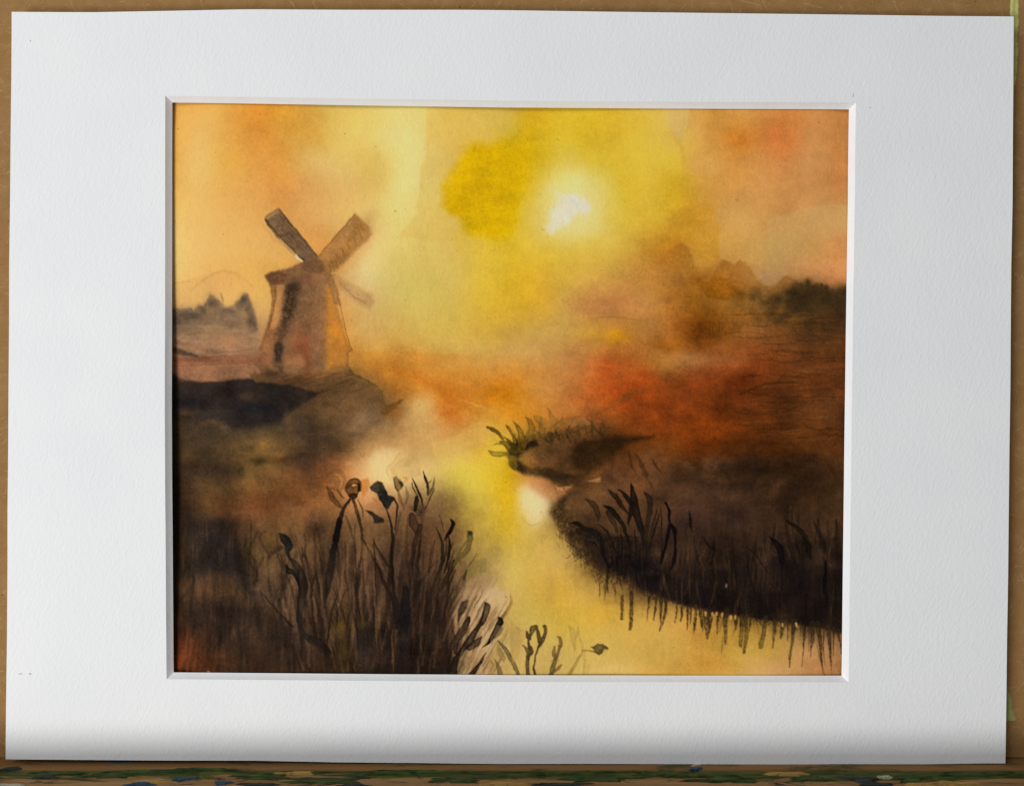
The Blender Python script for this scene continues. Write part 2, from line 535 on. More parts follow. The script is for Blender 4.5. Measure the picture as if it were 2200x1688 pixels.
# base washes: 25 columns every 60 units from 370, 21 rows every 61 units from 225
WASH = """
218,158,72 220,166,84 218,160,76 210,140,55 210,148,55 205,160,75 215,180,90 222,192,105 222,198,118 222,196,112 220,184,82 216,182,80 210,180,85 206,162,42 220,182,55 215,178,50 212,172,50 218,180,70 215,178,90 205,150,75 212,158,80 208,148,78 202,134,72 204,140,78 202,138,74
215,158,75 220,172,96 214,158,75 208,140,58 208,150,65 200,152,65 218,184,95 220,192,105 222,200,125 224,202,125 220,184,90 216,184,90 205,175,60 208,170,35 218,182,48 212,176,45 214,174,50 220,184,65 218,180,85 204,150,75 205,140,62 206,136,68 200,126,64 204,142,84 200,136,74
212,160,80 220,180,105 214,162,75 212,150,72 205,145,65 214,176,100 218,184,105 214,178,88 220,198,118 224,206,132 208,172,85 205,165,25 206,168,15 206,170,30 218,190,78 212,180,55 216,182,58 222,186,66 220,184,66 210,160,78 206,144,70 208,146,80 202,136,78 204,146,86 198,132,72
214,170,90 220,174,98 218,164,85 212,152,78 208,144,74 208,156,88 214,172,100 214,178,96 220,198,120 222,204,128 205,172,75 204,162,8 210,172,10 212,176,48 226,210,140 222,202,115 212,178,50 218,180,60 205,165,40 206,154,66 208,150,78 208,150,84 202,142,80 204,144,84 200,136,78
216,178,100 222,174,100 222,170,96 216,164,90 208,150,80 212,158,90 214,168,94 218,184,108 222,200,120 218,192,108 210,178,85 206,168,20 210,172,15 214,184,80 222,212,170 224,208,140 216,184,68 212,174,58 206,160,50 200,146,50 210,158,86 206,152,84 200,144,82 202,152,92 204,156,94
216,184,110 222,176,104 220,170,96 218,168,95 214,164,90 204,144,74 205,150,80 220,190,120 216,190,110 212,184,98 210,178,92 210,176,62 214,178,48 216,180,62 216,184,72 218,184,72 210,172,70 192,142,54 184,122,36 200,150,62 202,150,70 196,154,86 196,156,90 202,150,86 198,136,78
214,180,105 216,170,98 218,168,92 216,166,85 200,150,76 190,140,84 196,148,84 216,192,130 206,182,100 206,180,92 208,178,90 212,178,62 212,172,45 212,168,50 210,170,62 208,168,72 196,148,70 188,132,60 176,122,58 164,110,44 176,116,50 190,146,88 180,134,86 195,135,82 208,140,88
200,160,95 208,162,96 214,166,98 214,168,96 205,160,88 180,135,84 208,155,85 206,170,105 204,178,95 206,180,92 206,176,82 210,172,60 210,168,48 206,160,50 196,152,76 186,132,74 188,126,72 184,132,70 166,108,44 140,90,24 136,90,34 130,92,48 118,84,50 75,55,32 84,52,24
150,122,90 150,120,85 150,116,84 165,125,90 170,124,82 140,100,64 200,140,66 200,160,92 196,160,85 200,168,82 204,170,78 206,164,66 200,158,72 196,158,78 190,150,78 186,140,60 180,126,56 172,118,60 150,92,40 110,58,16 140,92,46 142,92,48 120,74,36 92,60,34 82,52,28
135,90,68 130,88,66 140,98,72 135,95,70 140,95,62 150,95,62 190,130,60 194,136,60 190,132,56 196,148,72 200,158,82 202,160,86 196,152,86 194,146,82 186,132,74 180,118,64 176,98,46 166,100,44 160,108,58 148,96,56 150,82,40 136,70,32 116,64,32 106,62,34 92,56,30
52,42,40 46,38,38 46,38,38 50,42,38 62,48,40 92,64,42 100,76,52 112,84,52 178,116,46 196,130,56 188,112,34 190,122,44 190,120,34 192,136,66 182,122,64 176,96,44 158,72,28 148,66,24 138,56,16 126,52,18 112,50,20 98,50,22 106,58,28 100,56,28 96,54,28
80,64,46 58,50,46 62,54,52 36,34,38 84,70,54 68,56,48 92,70,50 106,86,66 140,104,64 200,156,92 190,116,48 196,140,62 206,150,58 198,130,46 184,118,56 150,88,44 140,76,32 136,66,24 128,60,22 112,54,20 100,50,20 94,50,22 90,50,24 96,58,30 84,50,28
66,54,40 74,60,44 84,66,46 108,84,52 84,66,44 64,52,42 88,66,46 160,120,74 196,152,94 186,146,88 204,160,92 206,156,72 206,168,60 120,92,46 100,72,42 90,60,34 76,46,20 118,68,30 104,58,24 106,52,18 84,46,18 74,40,18 82,46,20 92,54,26 94,56,28
56,44,32 66,52,40 64,50,40 116,87,53 116,85,53 94,66,48 173,114,66 230,185,121 237,203,130 219,183,114 208,184,86 216,188,70 206,162,30 190,120,60 60,42,26 120,76,42 112,70,42 104,66,42 78,54,36 68,46,30 60,40,26 50,34,20 48,32,18 62,40,22 64,42,26
50,40,30 84,60,40 96,66,40 107,69,44 89,59,39 123,82,50 151,103,62 203,144,91 151,112,75 128,101,69 120,94,58 204,174,70 208,168,40 214,184,130 110,84,52 96,70,46 104,70,46 92,64,44 66,48,40 62,44,40 58,42,34 54,38,30 50,36,26 54,38,24 72,52,34
50,40,30 48,40,40 48,36,32 101,73,50 103,75,48 114,82,55 105,78,53 116,87,57 107,80,55 101,73,50 104,78,52 186,156,70 200,166,48 196,162,76 140,112,60 44,34,28 76,56,42 64,48,38 50,38,36 58,42,40 54,40,36 56,42,34 48,36,28 58,44,34 52,38,28
58,44,28 46,40,40 56,46,44 78,64,41 103,78,57 101,78,57 82,62,46 98,73,53 75,55,44 87,64,48 96,72,50 150,124,72 202,172,80 204,168,80 196,160,86 80,62,38 56,42,34 26,24,26 50,38,32 46,34,30 42,32,30 66,50,40 32,24,24 52,40,32 34,26,22
58,44,30 84,62,46 78,58,44 82,64,55 101,78,59 85,64,50 91,69,53 94,71,55 53,41,37 71,53,44 96,74,54 160,128,88 196,168,90 200,164,76 200,158,66 198,158,76 150,116,60 60,48,34 30,24,24 40,32,30 36,28,26 54,42,36 36,28,26 34,26,24 30,22,22
70,48,34 54,42,36 50,40,36 64,50,40 68,52,42 80,60,46 78,60,40 60,46,38 40,32,30 46,34,30 70,50,40 150,118,84 190,158,84 196,168,80 200,164,66 206,168,72 200,160,72 196,154,74 190,146,74 180,136,62 150,116,54 120,92,46 80,62,40 40,32,26 32,24,22
92,50,32 70,46,34 58,44,36 64,48,38 56,44,36 64,48,40 62,48,32 44,36,34 40,32,28 36,28,26 46,34,28 150,118,80 188,158,92 196,164,90 198,166,88 206,170,84 206,168,82 202,162,78 204,164,80 196,146,66 190,150,66 196,158,74 186,144,86 174,132,84 150,110,76
108,54,32 78,46,30 60,40,30 60,42,32 58,44,34 58,42,34 54,40,28 48,38,32 38,30,28 34,26,24 40,30,26 140,108,70 190,158,92 192,160,90 194,162,88 210,178,100 206,170,90 200,160,78 196,152,70 196,150,74 196,158,82 204,160,98 196,146,92 176,126,80 160,116,76
"""


F1_, F2_, F3_, F4_ = (340, 1000, 3.5), (680, 980, 3.359), (980, 1000, 3.5), (1380, 1000, 3.5)


def sheet_colours():
    """paints the sheet; returns a CH x CW x 3 array of sRGB 0..1 colours"""
    grid = np.array([[[float(c) for c in t.split(',')] for t in row.split()] for row in WASH.strip().splitlines()])
    U = (np.arange(CW) + .5) / CK + CX0
    V = (np.arange(CH) + .5) / CK + CY0
    UU, VV = np.meshgrid(U, V)
    wx = fbm(90, 1, 5) * 26 + fbm(18, 3, 3) * 6
    wy = fbm(90, 2, 5) * 20 + fbm(18, 4, 3) * 6
    img = cubic(grid, (UU + wx - 370) / 60.0, (VV + wy - 225) / 61.0)
    # small wobble that every brush mark shares, so no edge is ruler-clean
    ex = fbm(14, 5, 3) * 2.2
    ey = fbm(14, 6, 3) * 2.2
    PX, PY = UU + ex, VV + ey
    gran = fbm(4.2, 8, 3, .75)              # pigment settling in the paper's pits
    blot = fbm(34, 9, 4)

    def box(xs, ys, pad):
        x0 = max(0, int((min(xs) - pad - CX0) * CK))
        x1 = min(CW, int((max(xs) + pad - CX0) * CK) + 2)
        y0 = max(0, int((min(ys) - pad - CY0) * CK))
        y1 = min(CH, int((max(ys) + pad - CY0) * CK) + 2)
        return slice(y0, y1), slice(x0, x1)

    def sm(t):
        t = np.clip(t, 0, 1)
        return t * t * (3 - 2 * t)

    def lay(sl, a, col, mott=0.0, dry=0.0):
        col = np.array(col, float)
        if mott:
            a = a * (1 + mott * blot[sl])
        if dry:
            a = a * np.clip(1 + dry * gran[sl] * 2.2, 0, 1.25)
        a = np.clip(a, 0, 1)[..., None]
        img[sl] = img[sl] * (1 - a) + col * a

    def spline(pts, n=6):
        p = np.array(pts, float)
        if len(p) < 3:
            t = np.linspace(0, 1, n + 1)[:, None]
            return p[0] * (1 - t) + p[-1] * t
        q = np.vstack([2 * p[0] - p[1], p, 2 * p[-1] - p[-2]])
        out = []
        for i in range(1, len(q) - 2):
            for t in np.arange(n) / n:
                out.append(.5 * ((2 * q[i]) + (-q[i - 1] + q[i + 1]) * t + (2 * q[i - 1] - 5 * q[i] + 4 * q[i + 1] - q[i + 2]) * t * t + (-q[i - 1] + 3 * q[i] - 3 * q[i + 1] + q[i + 2]) * t ** 3))
        out.append(p[-1])
        return np.array(out)

    def fr(F, pts):
        return [(F[0] + x / F[2], F[1] + y / F[2]) for x, y in pts]

    def stroke(pts, w, col, a=.8, soft=1.6, F=None, mott=.25, dry=.12, rim=.25):
        """tapered brush mark; w = one width or widths along it"""
        if F:
            pts = fr(F, pts)
            w = [k / F[2] for k in (w if isinstance(w, (list, tuple)) else [w])]
        w = list(w) if isinstance(w, (list, tuple)) else [w]
        if F in (F1_, F2_, F3_, F4_) and sum(col) < 200:      # loaded-brush marks
            a = min(1.0, a * 1.22)
            w = [k * 1.18 for k in w]
            col = tuple(k * .84 for k in col)
        if len(w) == 1:
            w = [w[0] * .45, w[0], w[0] * .45]
        s = spline(pts)
        ww = np.interp(np.linspace(0, 1, len(s)), np.linspace(0, 1, len(w)), w) / 2
        sl = box(s[:, 0], s[:, 1], max(ww) + soft * 2 + 5)
        X, Y = PX[sl], PY[sl]
        best = np.full(X.shape, 1e9)
        for i in range(len(s) - 1):
            d = s[i + 1] - s[i]
            L = max(d @ d, 1e-9)
            t = np.clip(((X - s[i, 0]) * d[0] + (Y - s[i, 1]) * d[1]) / L, 0, 1)
            r = ww[i] * (1 - t) + ww[i + 1] * t
            dist = np.hypot(X - s[i, 0] - t * d[0], Y - s[i, 1] - t * d[1]) - r
            best = np.minimum(best, dist)
        m = sm(.5 - best / (2 * soft))
        if rim:
            m = m * (1 - rim + rim * np.clip(1.3 - np.abs(best + soft) / 3.0, 0, 1.0)) if max(ww) > 2.5 else m
        lay(sl, m * a, col, mott, dry)

    def poly(pts, col, a=.8, soft=3.0, F=None, mott=.25, dry=.12, rim=0.0, fade=None, rag=0.0):
        """flat wash with its own outline; fade = (x0,y0,x1,y1) thins it out along that line"""
        if F:
            pts = fr(F, pts)
        p = np.array(pts, float)
        sl = box(p[:, 0], p[:, 1], soft * 2 + 6 + rag * 24)
        X, Y = PX[sl], PY[sl]
        if rag:
            X, Y = X + wx[sl] * rag, Y + wy[sl] * rag
        inside = np.zeros(X.shape, bool)
        best = np.full(X.shape, 1e9)
        n = len(p)
        for i in range(n):
            a0, b0 = p[i], p[(i + 1) % n]
            d = b0 - a0
            L = max(d @ d, 1e-9)
            t = np.clip(((X - a0[0]) * d[0] + (Y - a0[1]) * d[1]) / L, 0, 1)
            best = np.minimum(best, np.hypot(X - a0[0] - t * d[0], Y - a0[1] - t * d[1]))
            c = ((a0[1] > Y) != (b0[1] > Y))
            xs = d[0] * (Y - a0[1]) / (d[1] if abs(d[1]) > 1e-9 else 1e-9) + a0[0]
            inside ^= c & (X < xs)
        sd = np.where(inside, -best, best)
        m = sm(.5 - sd / (2 * soft))
        if rim:
            m = m * (1 + rim * np.exp(-((sd + soft * .6) / 2.4) ** 2))
        if fade:
            fx, fy = fade[2] - fade[0], fade[3] - fade[1]
            m = m * sm(1 - ((X - fade[0]) * fx + (Y - fade[1]) * fy) / (fx * fx + fy * fy))
        lay(sl, m * a, col, mott, dry)

    def blob(x, y, rx, ry, col, a=.7, rot=0.0, mott=.4, dry=.08, F=None):
        if F:
            (x, y), = fr(F, [(x, y)])
            rx, ry = rx / F[2], ry / F[2]
        R = max(rx, ry) * 2.2
        sl = box([x - R, x + R], [y - R, y + R], 0)
        X = UU[sl] + wx[sl] * .5 - x
        Y = VV[sl] + wy[sl] * .5 - y
        c, s = math.cos(rot), math.sin(rot)
        q = ((X * c + Y * s) / rx) ** 2 + ((-X * s + Y * c) / ry) ** 2
        lay(sl, np.exp(-q * 1.1) * a, col, mott, dry)

    Z1, Z2, Z3 = (340, 200, 4.0), (860, 200, 4.0), (1320, 200, 4.0)
    Z4, Z5, Z6 = (340, 600, 4.0), (860, 600, 4.0), (1320, 600, 4.0)
    F1, F2, F3, F4 = (340, 1000, 3.5), (680, 980, 3.359), (980, 1000, 3.5), (1380, 1000, 3.5)
    F7 = (1090, 1290, 3.042)
    # ---- sky: washes round the sun
    poly([(916, 225), (914, 345), (904, 355), (901, 420), (892, 462), (868, 492), (850, 510), (985, 520), (965, 400), (990, 330), (1080, 290), (1120, 225)], (210, 170, 78), .32, 3.5, rim=.1)
    poly([(1125, 225), (1112, 285), (1075, 302), (1050, 314), (1022, 308), (1004, 318), (986, 340), (976, 366), (962, 374), (959, 394), (948, 398), (955, 416), (950, 440), (965, 458), (985, 466), (998, 490), (1012, 506), (1050, 511), (1080, 514), (1100, 495), (1112, 460), (1122, 420), (1138, 380), (1148, 330), (1160, 270), (1172, 225)], (205, 164, 4), .78, 15, rim=.05, fade=(1040, 400, 1230, 330), rag=.3)
    poly([(962, 372), (948, 398), (955, 416), (950, 440), (965, 458), (985, 466), (998, 490), (1040, 500), (1030, 420), (1010, 340), (986, 342)], (203, 158, 0), .42, 9, fade=(960, 420, 1040, 420))
    blob(1222, 452, 76, 68, (222, 198, 112), .62)
    blob(1215, 410, 40, 30, (228, 212, 140), .5)
    poly([(1192, 410), (1206, 420), (1222, 417), (1240, 417), (1251, 425), (1263, 430), (1269, 442), (1267, 456), (1255, 461), (1243, 456), (1233, 466), (1222, 479), (1208, 485), (1196, 493), (1187, 506), (1176, 499), (1175, 488), (1184, 476), (1181, 458), (1188, 447), (1198, 437), (1199, 428)], (216, 209, 188), .84, 9, mott=.35, dry=.25)
    stroke([(1160, 440), (1158, 475), (1162, 505), (1185, 512)], 2.2, (196, 160, 70), .35)
    poly([(1430, 225), (1437, 276), (1452, 300), (1464, 302), (1476, 272), (1482, 225)], (213, 176, 100), .75, 3, rim=.1)
    stroke([(1440, 285), (1455, 303), (1468, 330), (1474, 362), (1488, 379), (1528, 380)], [6, 14, 12, 8], (198, 148, 54), .3, 7)
    poly([(1480, 338), (1478, 365), (1490, 378), (1530, 378), (1560, 350), (1530, 330)], (212, 158, 84), .5, 4)
    blob(1580, 303, 34, 22, (198, 116, 36), .65)
    blob(1668, 292, 46, 40, (206, 122, 62), .7, .6)
    blob(1530, 245, 22, 26, (196, 140, 56), .5)
    poly([(1435, 470), (1470, 440), (1522, 438), (1536, 454), (1533, 468), (1549, 498), (1541, 520), (1548, 545), (1536, 570), (1512, 562), (1488, 545), (1472, 520), (1440, 515)], (198, 142, 44), .42, 5, rim=.06)
    poly([(1536, 450), (1560, 440), (1600, 446), (1640, 500), (1650, 560), (1640, 575), (1600, 562), (1590, 558), (1578, 568), (1562, 560), (1550, 558), (1542, 545), (1545, 520), (1552, 498), (1538, 468)], (206, 158, 88), .45, 3)
    poly([(1650, 470), (1720, 450), (1790, 438), (1822, 442), (1822, 500), (1760, 520), (1690, 560), (1662, 570), (1650, 530)], (202, 160, 98), .5, 4, rim=.1, fade=(1720, 450, 1740, 590))
    # far brown ridge under the cloud
    poly([(1380, 600), (1420, 552), (1462, 520), (1482, 532), (1486, 556), (1500, 584), (1520, 600), (1530, 592), (1540, 575), (1553, 559), (1563, 562), (1578, 570), (1590, 559), (1602, 566), (1616, 582), (1630, 602), (1640, 612), (1660, 613), (1672, 602), (1690, 591), (1702, 598), (1720, 604), (1760, 640), (1760, 690), (1640, 690), (1500, 690), (1400, 660)], (146, 96, 40), .48, 4, mott=.6, rim=.08, fade=(1560, 590, 1400, 660))
    poly([(1486, 590), (1520, 604), (1545, 592), (1562, 600), (1590, 622), (1610, 640), (1600, 652), (1520, 640)], (124, 76, 14), .5, 4)
    poly([(1625, 585), (1662, 580), (1680, 600), (1662, 614), (1642, 612)], (182, 140, 96), .6, 3)
    poly([(1693, 640), (1697, 614), (1708, 606), (1720, 608), (1734, 600), (1746, 612), (1758, 610), (1765, 612), (1776, 613), (1786, 624), (1796, 632), (1804, 622), (1815, 618), (1830, 630), (1830, 700), (1790, 690), (1740, 684), (1712, 668), (1700, 660)], (62, 50, 30), .7, 9, mott=.7, fade=(1760, 640, 1750, 715), rag=.15)
    for x, y, h in ((1722, 612, 40), (1735, 605, 50), (1748, 616, 36), (1764, 618, 44), (1778, 622, 40), (1800, 628, 40)):
        stroke([(x, y), (x + 2, y + h)], 12, (50, 41, 26), .5, 5)
    for x, y in ((1765, 612), (1776, 614), (1773, 618)):
        stroke([(x, y), (x + 2, y + 3)], [5, 6, 5], (46, 36, 22), .8)
    blob(1788, 610, 26, 10, (204, 136, 84), .4)
    blob(1738, 650, 46, 36, (66, 52, 32), .8)
    blob(1790, 670, 50, 38, (58, 44, 28), .85)
    blob(1672, 632, 44, 18, (118, 86, 46), .5)
    r7 = np.random.default_rng(15)
    for _ in range(110):
        x = 1830 - abs(r7.normal(0, 115))
        y = 618 + (1815 - x) * .07 + abs(r7.normal(0, 34))
        blob(x, y, r7.uniform(6, 16), r7.uniform(6, 14), (60, 47, 30), r7.uniform(.2, .5))
    blob(1745, 712, 80, 30, (88, 60, 36), .6)
    # brown and red bands right of the sun's column
    blob(1505, 712, 40, 30, (108, 62, 18), .5)
    blob(1555, 716, 40, 30, (110, 66, 20), .5)
    blob(1440, 735, 46, 14, (150, 92, 26), .7)
    blob(1326, 722, 26, 14, (186, 130, 14), .7)
    blob(1275, 720, 40, 16, (194, 150, 50), .4)
    blob(1310, 655, 50, 22, (188, 124, 74), .5)
    blob(1238, 645, 26, 10, (176, 126, 66), .4)
    blob(1590, 655, 70, 14, (152, 112, 60), .4)
    blob(1480, 770, 60, 14, (172, 122, 70), .55)
    blob(1575, 776, 30, 14, (150, 96, 62), .5)
    stroke([(1270, 684), (1320, 682), (1380, 688)], 2.4, (150, 104, 54), .5)
    stroke([(1436, 664), (1480, 655), (1530, 652)], 3, (150, 100, 46), .4)
    for k in range(7):
        stroke([(1520 + k * 7, 690 + (k % 3) * 5), (1521 + k * 7, 716)], 3, (156, 104, 44), .28)
    blob(1302, 792, 30, 28, (184, 78, 32), .5)
    blob(1338, 782, 40, 16, (182, 90, 38), .4)
    blob(1384, 808, 24, 28, (166, 66, 26), .5)
    blob(1490, 860, 80, 44, (112, 62, 30), .4)
    blob(1580, 880, 80, 50, (96, 56, 30), .4)
    blob(1440, 850, 90, 50, (134, 72, 32), .4)
    blob(1530, 900, 60, 40, (132, 60, 18), .5)
    blob(1540, 920, 40, 18, (140, 66, 20), .4)
    blob(1420, 775, 36, 18, (178, 122, 52), .6)
    poly([(1430, 796), (1480, 792), (1560, 796), (1555, 850), (1440, 860), (1418, 830)], (122, 66, 32), .32, 16, rag=.4)
    poly([(1555, 812), (1620, 800), (1625, 850), (1590, 865), (1553, 848)], (96, 46, 20), .45, 8)
    stroke([(1250, 895), (1300, 880), (1350, 850), (1390, 835)], [4, 10, 18, 12], (122, 74, 36), .4, 6)
    stroke([(1542, 876), (1545, 888)], 2, (70, 34, 14), .7)
    r2 = np.random.default_rng(21)
    for _ in range(130):
        x = r2.uniform(1600, 1800)
        y = r2.uniform(672, 950)
        ln = r2.uniform(30, 110)
        dk = r2.random() < .55
        stroke([(x - ln / 2, y + r2.normal(0, 3)), (x, y + r2.normal(0, 3)), (x + ln / 2, y + r2.normal(0, 4))], r2.uniform(1.5, 5), (58, 34, 18) if dk else (128, 88, 58), .3 if dk else .17, 1.5)
    blob(1785, 680, 40, 20, (66, 46, 26), .5)
    blob(1690, 845, 30, 34, (70, 42, 22), .45)
    blob(1770, 870, 40, 24, (96, 66, 40), .35)
    stroke([(1720, 905), (1750, 922), (1800, 918)], 3, (52, 32, 16), .55)
    stroke([(1590, 848), (1640, 826), (1690, 822), (1740, 826)], 5, (56, 34, 16), .5)
    # ---- middle: orange ground and mist
    stroke([(790, 780), (880, 800), (980, 812), (1090, 800), (1180, 800)], [20, 70, 80, 70, 30], (200, 124, 40), .42, 26)
    blob(940, 770, 60, 12, (198, 128, 48), .45)
    blob(1060, 985, 30, 60, (214, 182, 52), .6)
    blob(1000, 1040, 34, 60, (218, 190, 72), .55)
    blob(1085, 1060, 22, 60, (206, 164, 26), .55)
    blob(760, 760, 40, 12, (176, 116, 46), .25)
    stroke([(850, 770), (880, 760), (930, 780)], 22, (184, 122, 44), .3, 12)
    stroke([(850, 792), (900, 812), (955, 845), (1000, 872), (1030, 885)], [10, 20, 22, 12, 6], (180, 106, 32), .45, 9)
    stroke([(985, 858), (1030, 872), (1072, 888)], 3, (222, 168, 92), .5)
    blob(1085, 850, 44, 26, (196, 120, 16), .6)
    blob(962, 884, 22, 10, (188, 108, 40), .6)
    blob(985, 868, 30, 14, (190, 120, 46), .4)
    blob(1110, 890, 40, 30, (200, 128, 30), .5)
    blob(905, 880, 26, 30, (212, 172, 104), .6)
    poly([(930, 952), (985, 928), (1030, 905), (1060, 912), (1050, 945), (1010, 960), (960, 975), (940, 990), (930, 970)], (212, 172, 86), .4, 3)
    stroke([(932, 952), (985, 930), (1030, 912)], 3, (186, 126, 62), .35)
    poly([(862, 905), (885, 905), (905, 930), (900, 970), (880, 1005), (868, 1000), (884, 960), (880, 930)], (180, 138, 84), .35, 3, rim=.2)
    stroke([(845, 945), (852, 918), (872, 912), (888, 930), (884, 955)], 3.5, (178, 132, 80), .4)
    poly([(792, 990), (806, 968), (836, 962), (858, 968), (852, 985), (834, 1004), (838, 1028), (815, 1032), (797, 1024)], (224, 194, 136), .65, 12, mott=.3)
    stroke([(858, 972), (842, 996), (830, 1008), (838, 1030)], 2.4, (168, 124, 72), .5)
    poly([(836, 1006), (860, 985), (900, 980), (905, 1020), (870, 1030), (842, 1030)], (186, 150, 92), .45, 4)
    # ---- far left: hills, trees, strips of field
    poly([(352, 610), (395, 606), (418, 600), (440, 598), (465, 585), (486, 582), (512, 591), (532, 604), (552, 625), (556, 690), (352, 690)], (204, 152, 92), .35, 2.5, rim=.35, fade=(450, 590, 450, 680))
    stroke([(408, 624), (436, 602), (465, 585), (488, 582), (515, 592), (546, 618)], 6, (182, 132, 80), .35, 3)
    stroke([(370, 606), (395, 605), (420, 597)], 2.4, (172, 126, 76), .45)
    poly([(352, 720), (352, 668), (378, 662), (395, 666), (406, 660), (413, 668), (424, 652), (432, 656), (440, 645), (452, 632), (466, 641), (478, 650), (486, 661), (502, 655), (516, 645), (524, 631), (534, 632), (541, 650), (549, 672), (553, 690), (556, 714), (540, 716), (527, 690), (512, 690), (490, 684), (470, 690), (440, 700), (406, 712), (386, 716)], (116, 98, 80), .75, 4, mott=.7, rag=.12)
    for x, y, rx, ry in ((385, 700, 26, 14), (440, 690, 30, 16), (500, 692, 34, 16), (470, 678, 26, 14), (372, 684, 18, 16), (395, 676, 16, 12), (414, 678, 14, 12), (430, 662, 12, 12), (450, 646, 14, 14), (464, 654, 14, 12), (482, 666, 14, 10), (500, 668, 14, 10), (516, 656, 10, 12), (528, 642, 9, 12), (537, 664, 8, 16), (546, 688, 8, 18), (400, 696, 24, 8)):
        blob(x, y, rx, ry, (90, 76, 66), .8, mott=.6)
    stroke([(475, 630), (478, 640), (481, 648)], 3, (96, 78, 62), .7)
    poly([(352, 705), (400, 696), (470, 672), (520, 680), (552, 712), (560, 760), (500, 765), (352, 765)], (146, 116, 90), .6, 10, mott=.5)
    r8 = np.random.default_rng(4)
    for k in range(40):
        x, y = r8.uniform(370, 545), r8.uniform(690, 765)
        ln = r8.uniform(20, 70)
        stroke([(x - ln / 2, y + r8.normal(0, 3)), (x, y + r8.normal(0, 3)), (x + ln / 2, y + r8.normal(0, 3))], r8.uniform(3, 9), (108, 86, 70) if k % 2 else (176, 142, 108), .3, 4, mott=.5)
    blob(500, 735, 40, 18, (164, 112, 78), .4)
    stroke([(366, 750), (390, 758), (422, 764)], [14, 13, 6], (62, 52, 46), .75, 4)
    stroke([(430, 752), (480, 756), (540, 752)], 3, (110, 78, 58), .4)
    poly([(352, 778), (420, 776), (545, 780), (560, 800), (540, 814), (470, 820), (400, 820), (352, 812)], (150, 108, 80), .75, 4, mott=.3)
    blob(378, 792, 24, 14, (168, 108, 82), .5)
    for y in (768, 773, 778, 783):
        stroke([(366, y + 2), (440, y), (520, y - 3), (582, y + 4)], 3.4, (104, 58, 44), .45, 1.5, dry=.5)
    # dark field and mound under the mill
    poly([(352, 804), (372, 803), (384, 814), (402, 820), (470, 820), (520, 817), (545, 815), (570, 822), (610, 826), (660, 836), (690, 850), (650, 880), (620, 890), (604, 914), (560, 918), (505, 916), (486, 906), (472, 894), (440, 890), (400, 900), (352, 906)], (45, 38, 38), .82, 9, mott=.5, rag=.75)
    stroke([(356, 812), (420, 826), (520, 824), (600, 834), (680, 848)], [14, 14, 14, 16, 8], (48, 40, 40), .7, 4)
    blob(560, 880, 60, 30, (32, 34, 41), .6)
    blob(395, 868, 40, 16, (32, 32, 38), .7)
    blob(540, 852, 26, 12, (84, 66, 50), .5)
    blob(450, 884, 50, 12, (70, 62, 58), .6)
    blob(392, 888, 30, 10, (92, 72, 50), .5)
    poly([(432, 908), (445, 902), (466, 902), (480, 908), (492, 918), (484, 922), (452, 914), (430, 918)], (112, 86, 56), .45, 6, mott=.6, rag=.3)
    poly([(536, 806), (548, 796), (562, 806), (600, 806), (640, 801), (668, 790), (700, 785), (746, 783), (760, 803), (792, 818), (812, 830), (822, 846), (828, 866), (842, 878), (820, 905), (780, 930), (740, 960), (620, 960), (615, 900), (660, 860), (690, 845), (640, 830), (590, 824), (550, 820)], (98, 74, 50), .72, 4, mott=.6, rim=.1, fade=(700, 860, 740, 990), rag=.1)
    stroke([(746, 784), (760, 803), (792, 819), (812, 831), (822, 848)], 3, (84, 62, 36), .5)
    poly([(672, 790), (700, 785), (746, 784), (752, 794), (720, 800), (680, 812)], (150, 112, 66), .45, 3)
    stroke([(600, 820), (640, 812), (690, 806), (730, 806)], [10, 18, 14, 6], (100, 64, 42), .55, 5)
    for k in range(22):
        x = 600 + (k * 31) % 160
        y = 806 + (k * 17) % 50
        stroke([(x, y), (x + 22, y - 5)], 2.6, (70, 48, 34) if k % 3 else (150, 114, 74), .4)
    blob(745, 880, 40, 40, (108, 82, 54), .5)
    blob(780, 905, 40, 24, (124, 102, 80), .55, -.5)
    blob(650, 920, 36, 36, (56, 46, 42), .55)
    stroke([(828, 884), (846, 872), (864, 858)], [18, 14, 5], (90, 64, 28), .6, 4)
    blob(842, 890, 20, 14, (130, 82, 36), .5)
    # scrub on the left slope
    for x, y, rx, ry, c, a in ((450, 940, 60, 20, (70, 58, 48), .6), (405, 980, 40, 30, (80, 58, 38), .4), (560, 962, 34, 12, (150, 110, 58), .55), (600, 980, 30, 10, (140, 104, 58), .45), (566, 990, 22, 9, (56, 50, 28), .75), (602, 992, 18, 8, (80, 52, 26), .7), (640, 986, 34, 16, (58, 48, 38), .6), (540, 960, 20, 12, (58, 50, 36), .6), (520, 1012, 13, 13, (50, 46, 34), .8), (650, 1005, 30, 14, (62, 46, 42), .5), (490, 1050, 60, 20, (104, 80, 50), .5), (580, 1050, 90, 18, (112, 80, 46), .5), (600, 1078, 70, 14, (84, 50, 30), .5), (430, 1010, 40, 16, (58, 46, 42), .5), (560, 1095, 70, 16, (110, 68, 42), .4), (640, 1040, 40, 30, (98, 62, 36), .4), (690, 1030, 26, 40, (128, 78, 42), .45)):
        blob(x, y, rx, ry, c, a)
    # ---- the windmill
    poly([(578, 606), (600, 600), (700, 588), (714, 616), (724, 656), (736, 704), (746, 738), (757, 752), (748, 757), (746, 790), (700, 792), (660, 806), (610, 806), (578, 790), (585, 740), (596, 690), (606, 640)], (122, 91, 66), .92, 5, mott=.5, rag=.06)
    poly([(702, 612), (712, 618), (722, 656), (735, 704), (746, 738), (755, 752), (747, 757), (745, 786), (702, 792), (700, 720)], (194, 126, 46), .8, 10, mott=.5)
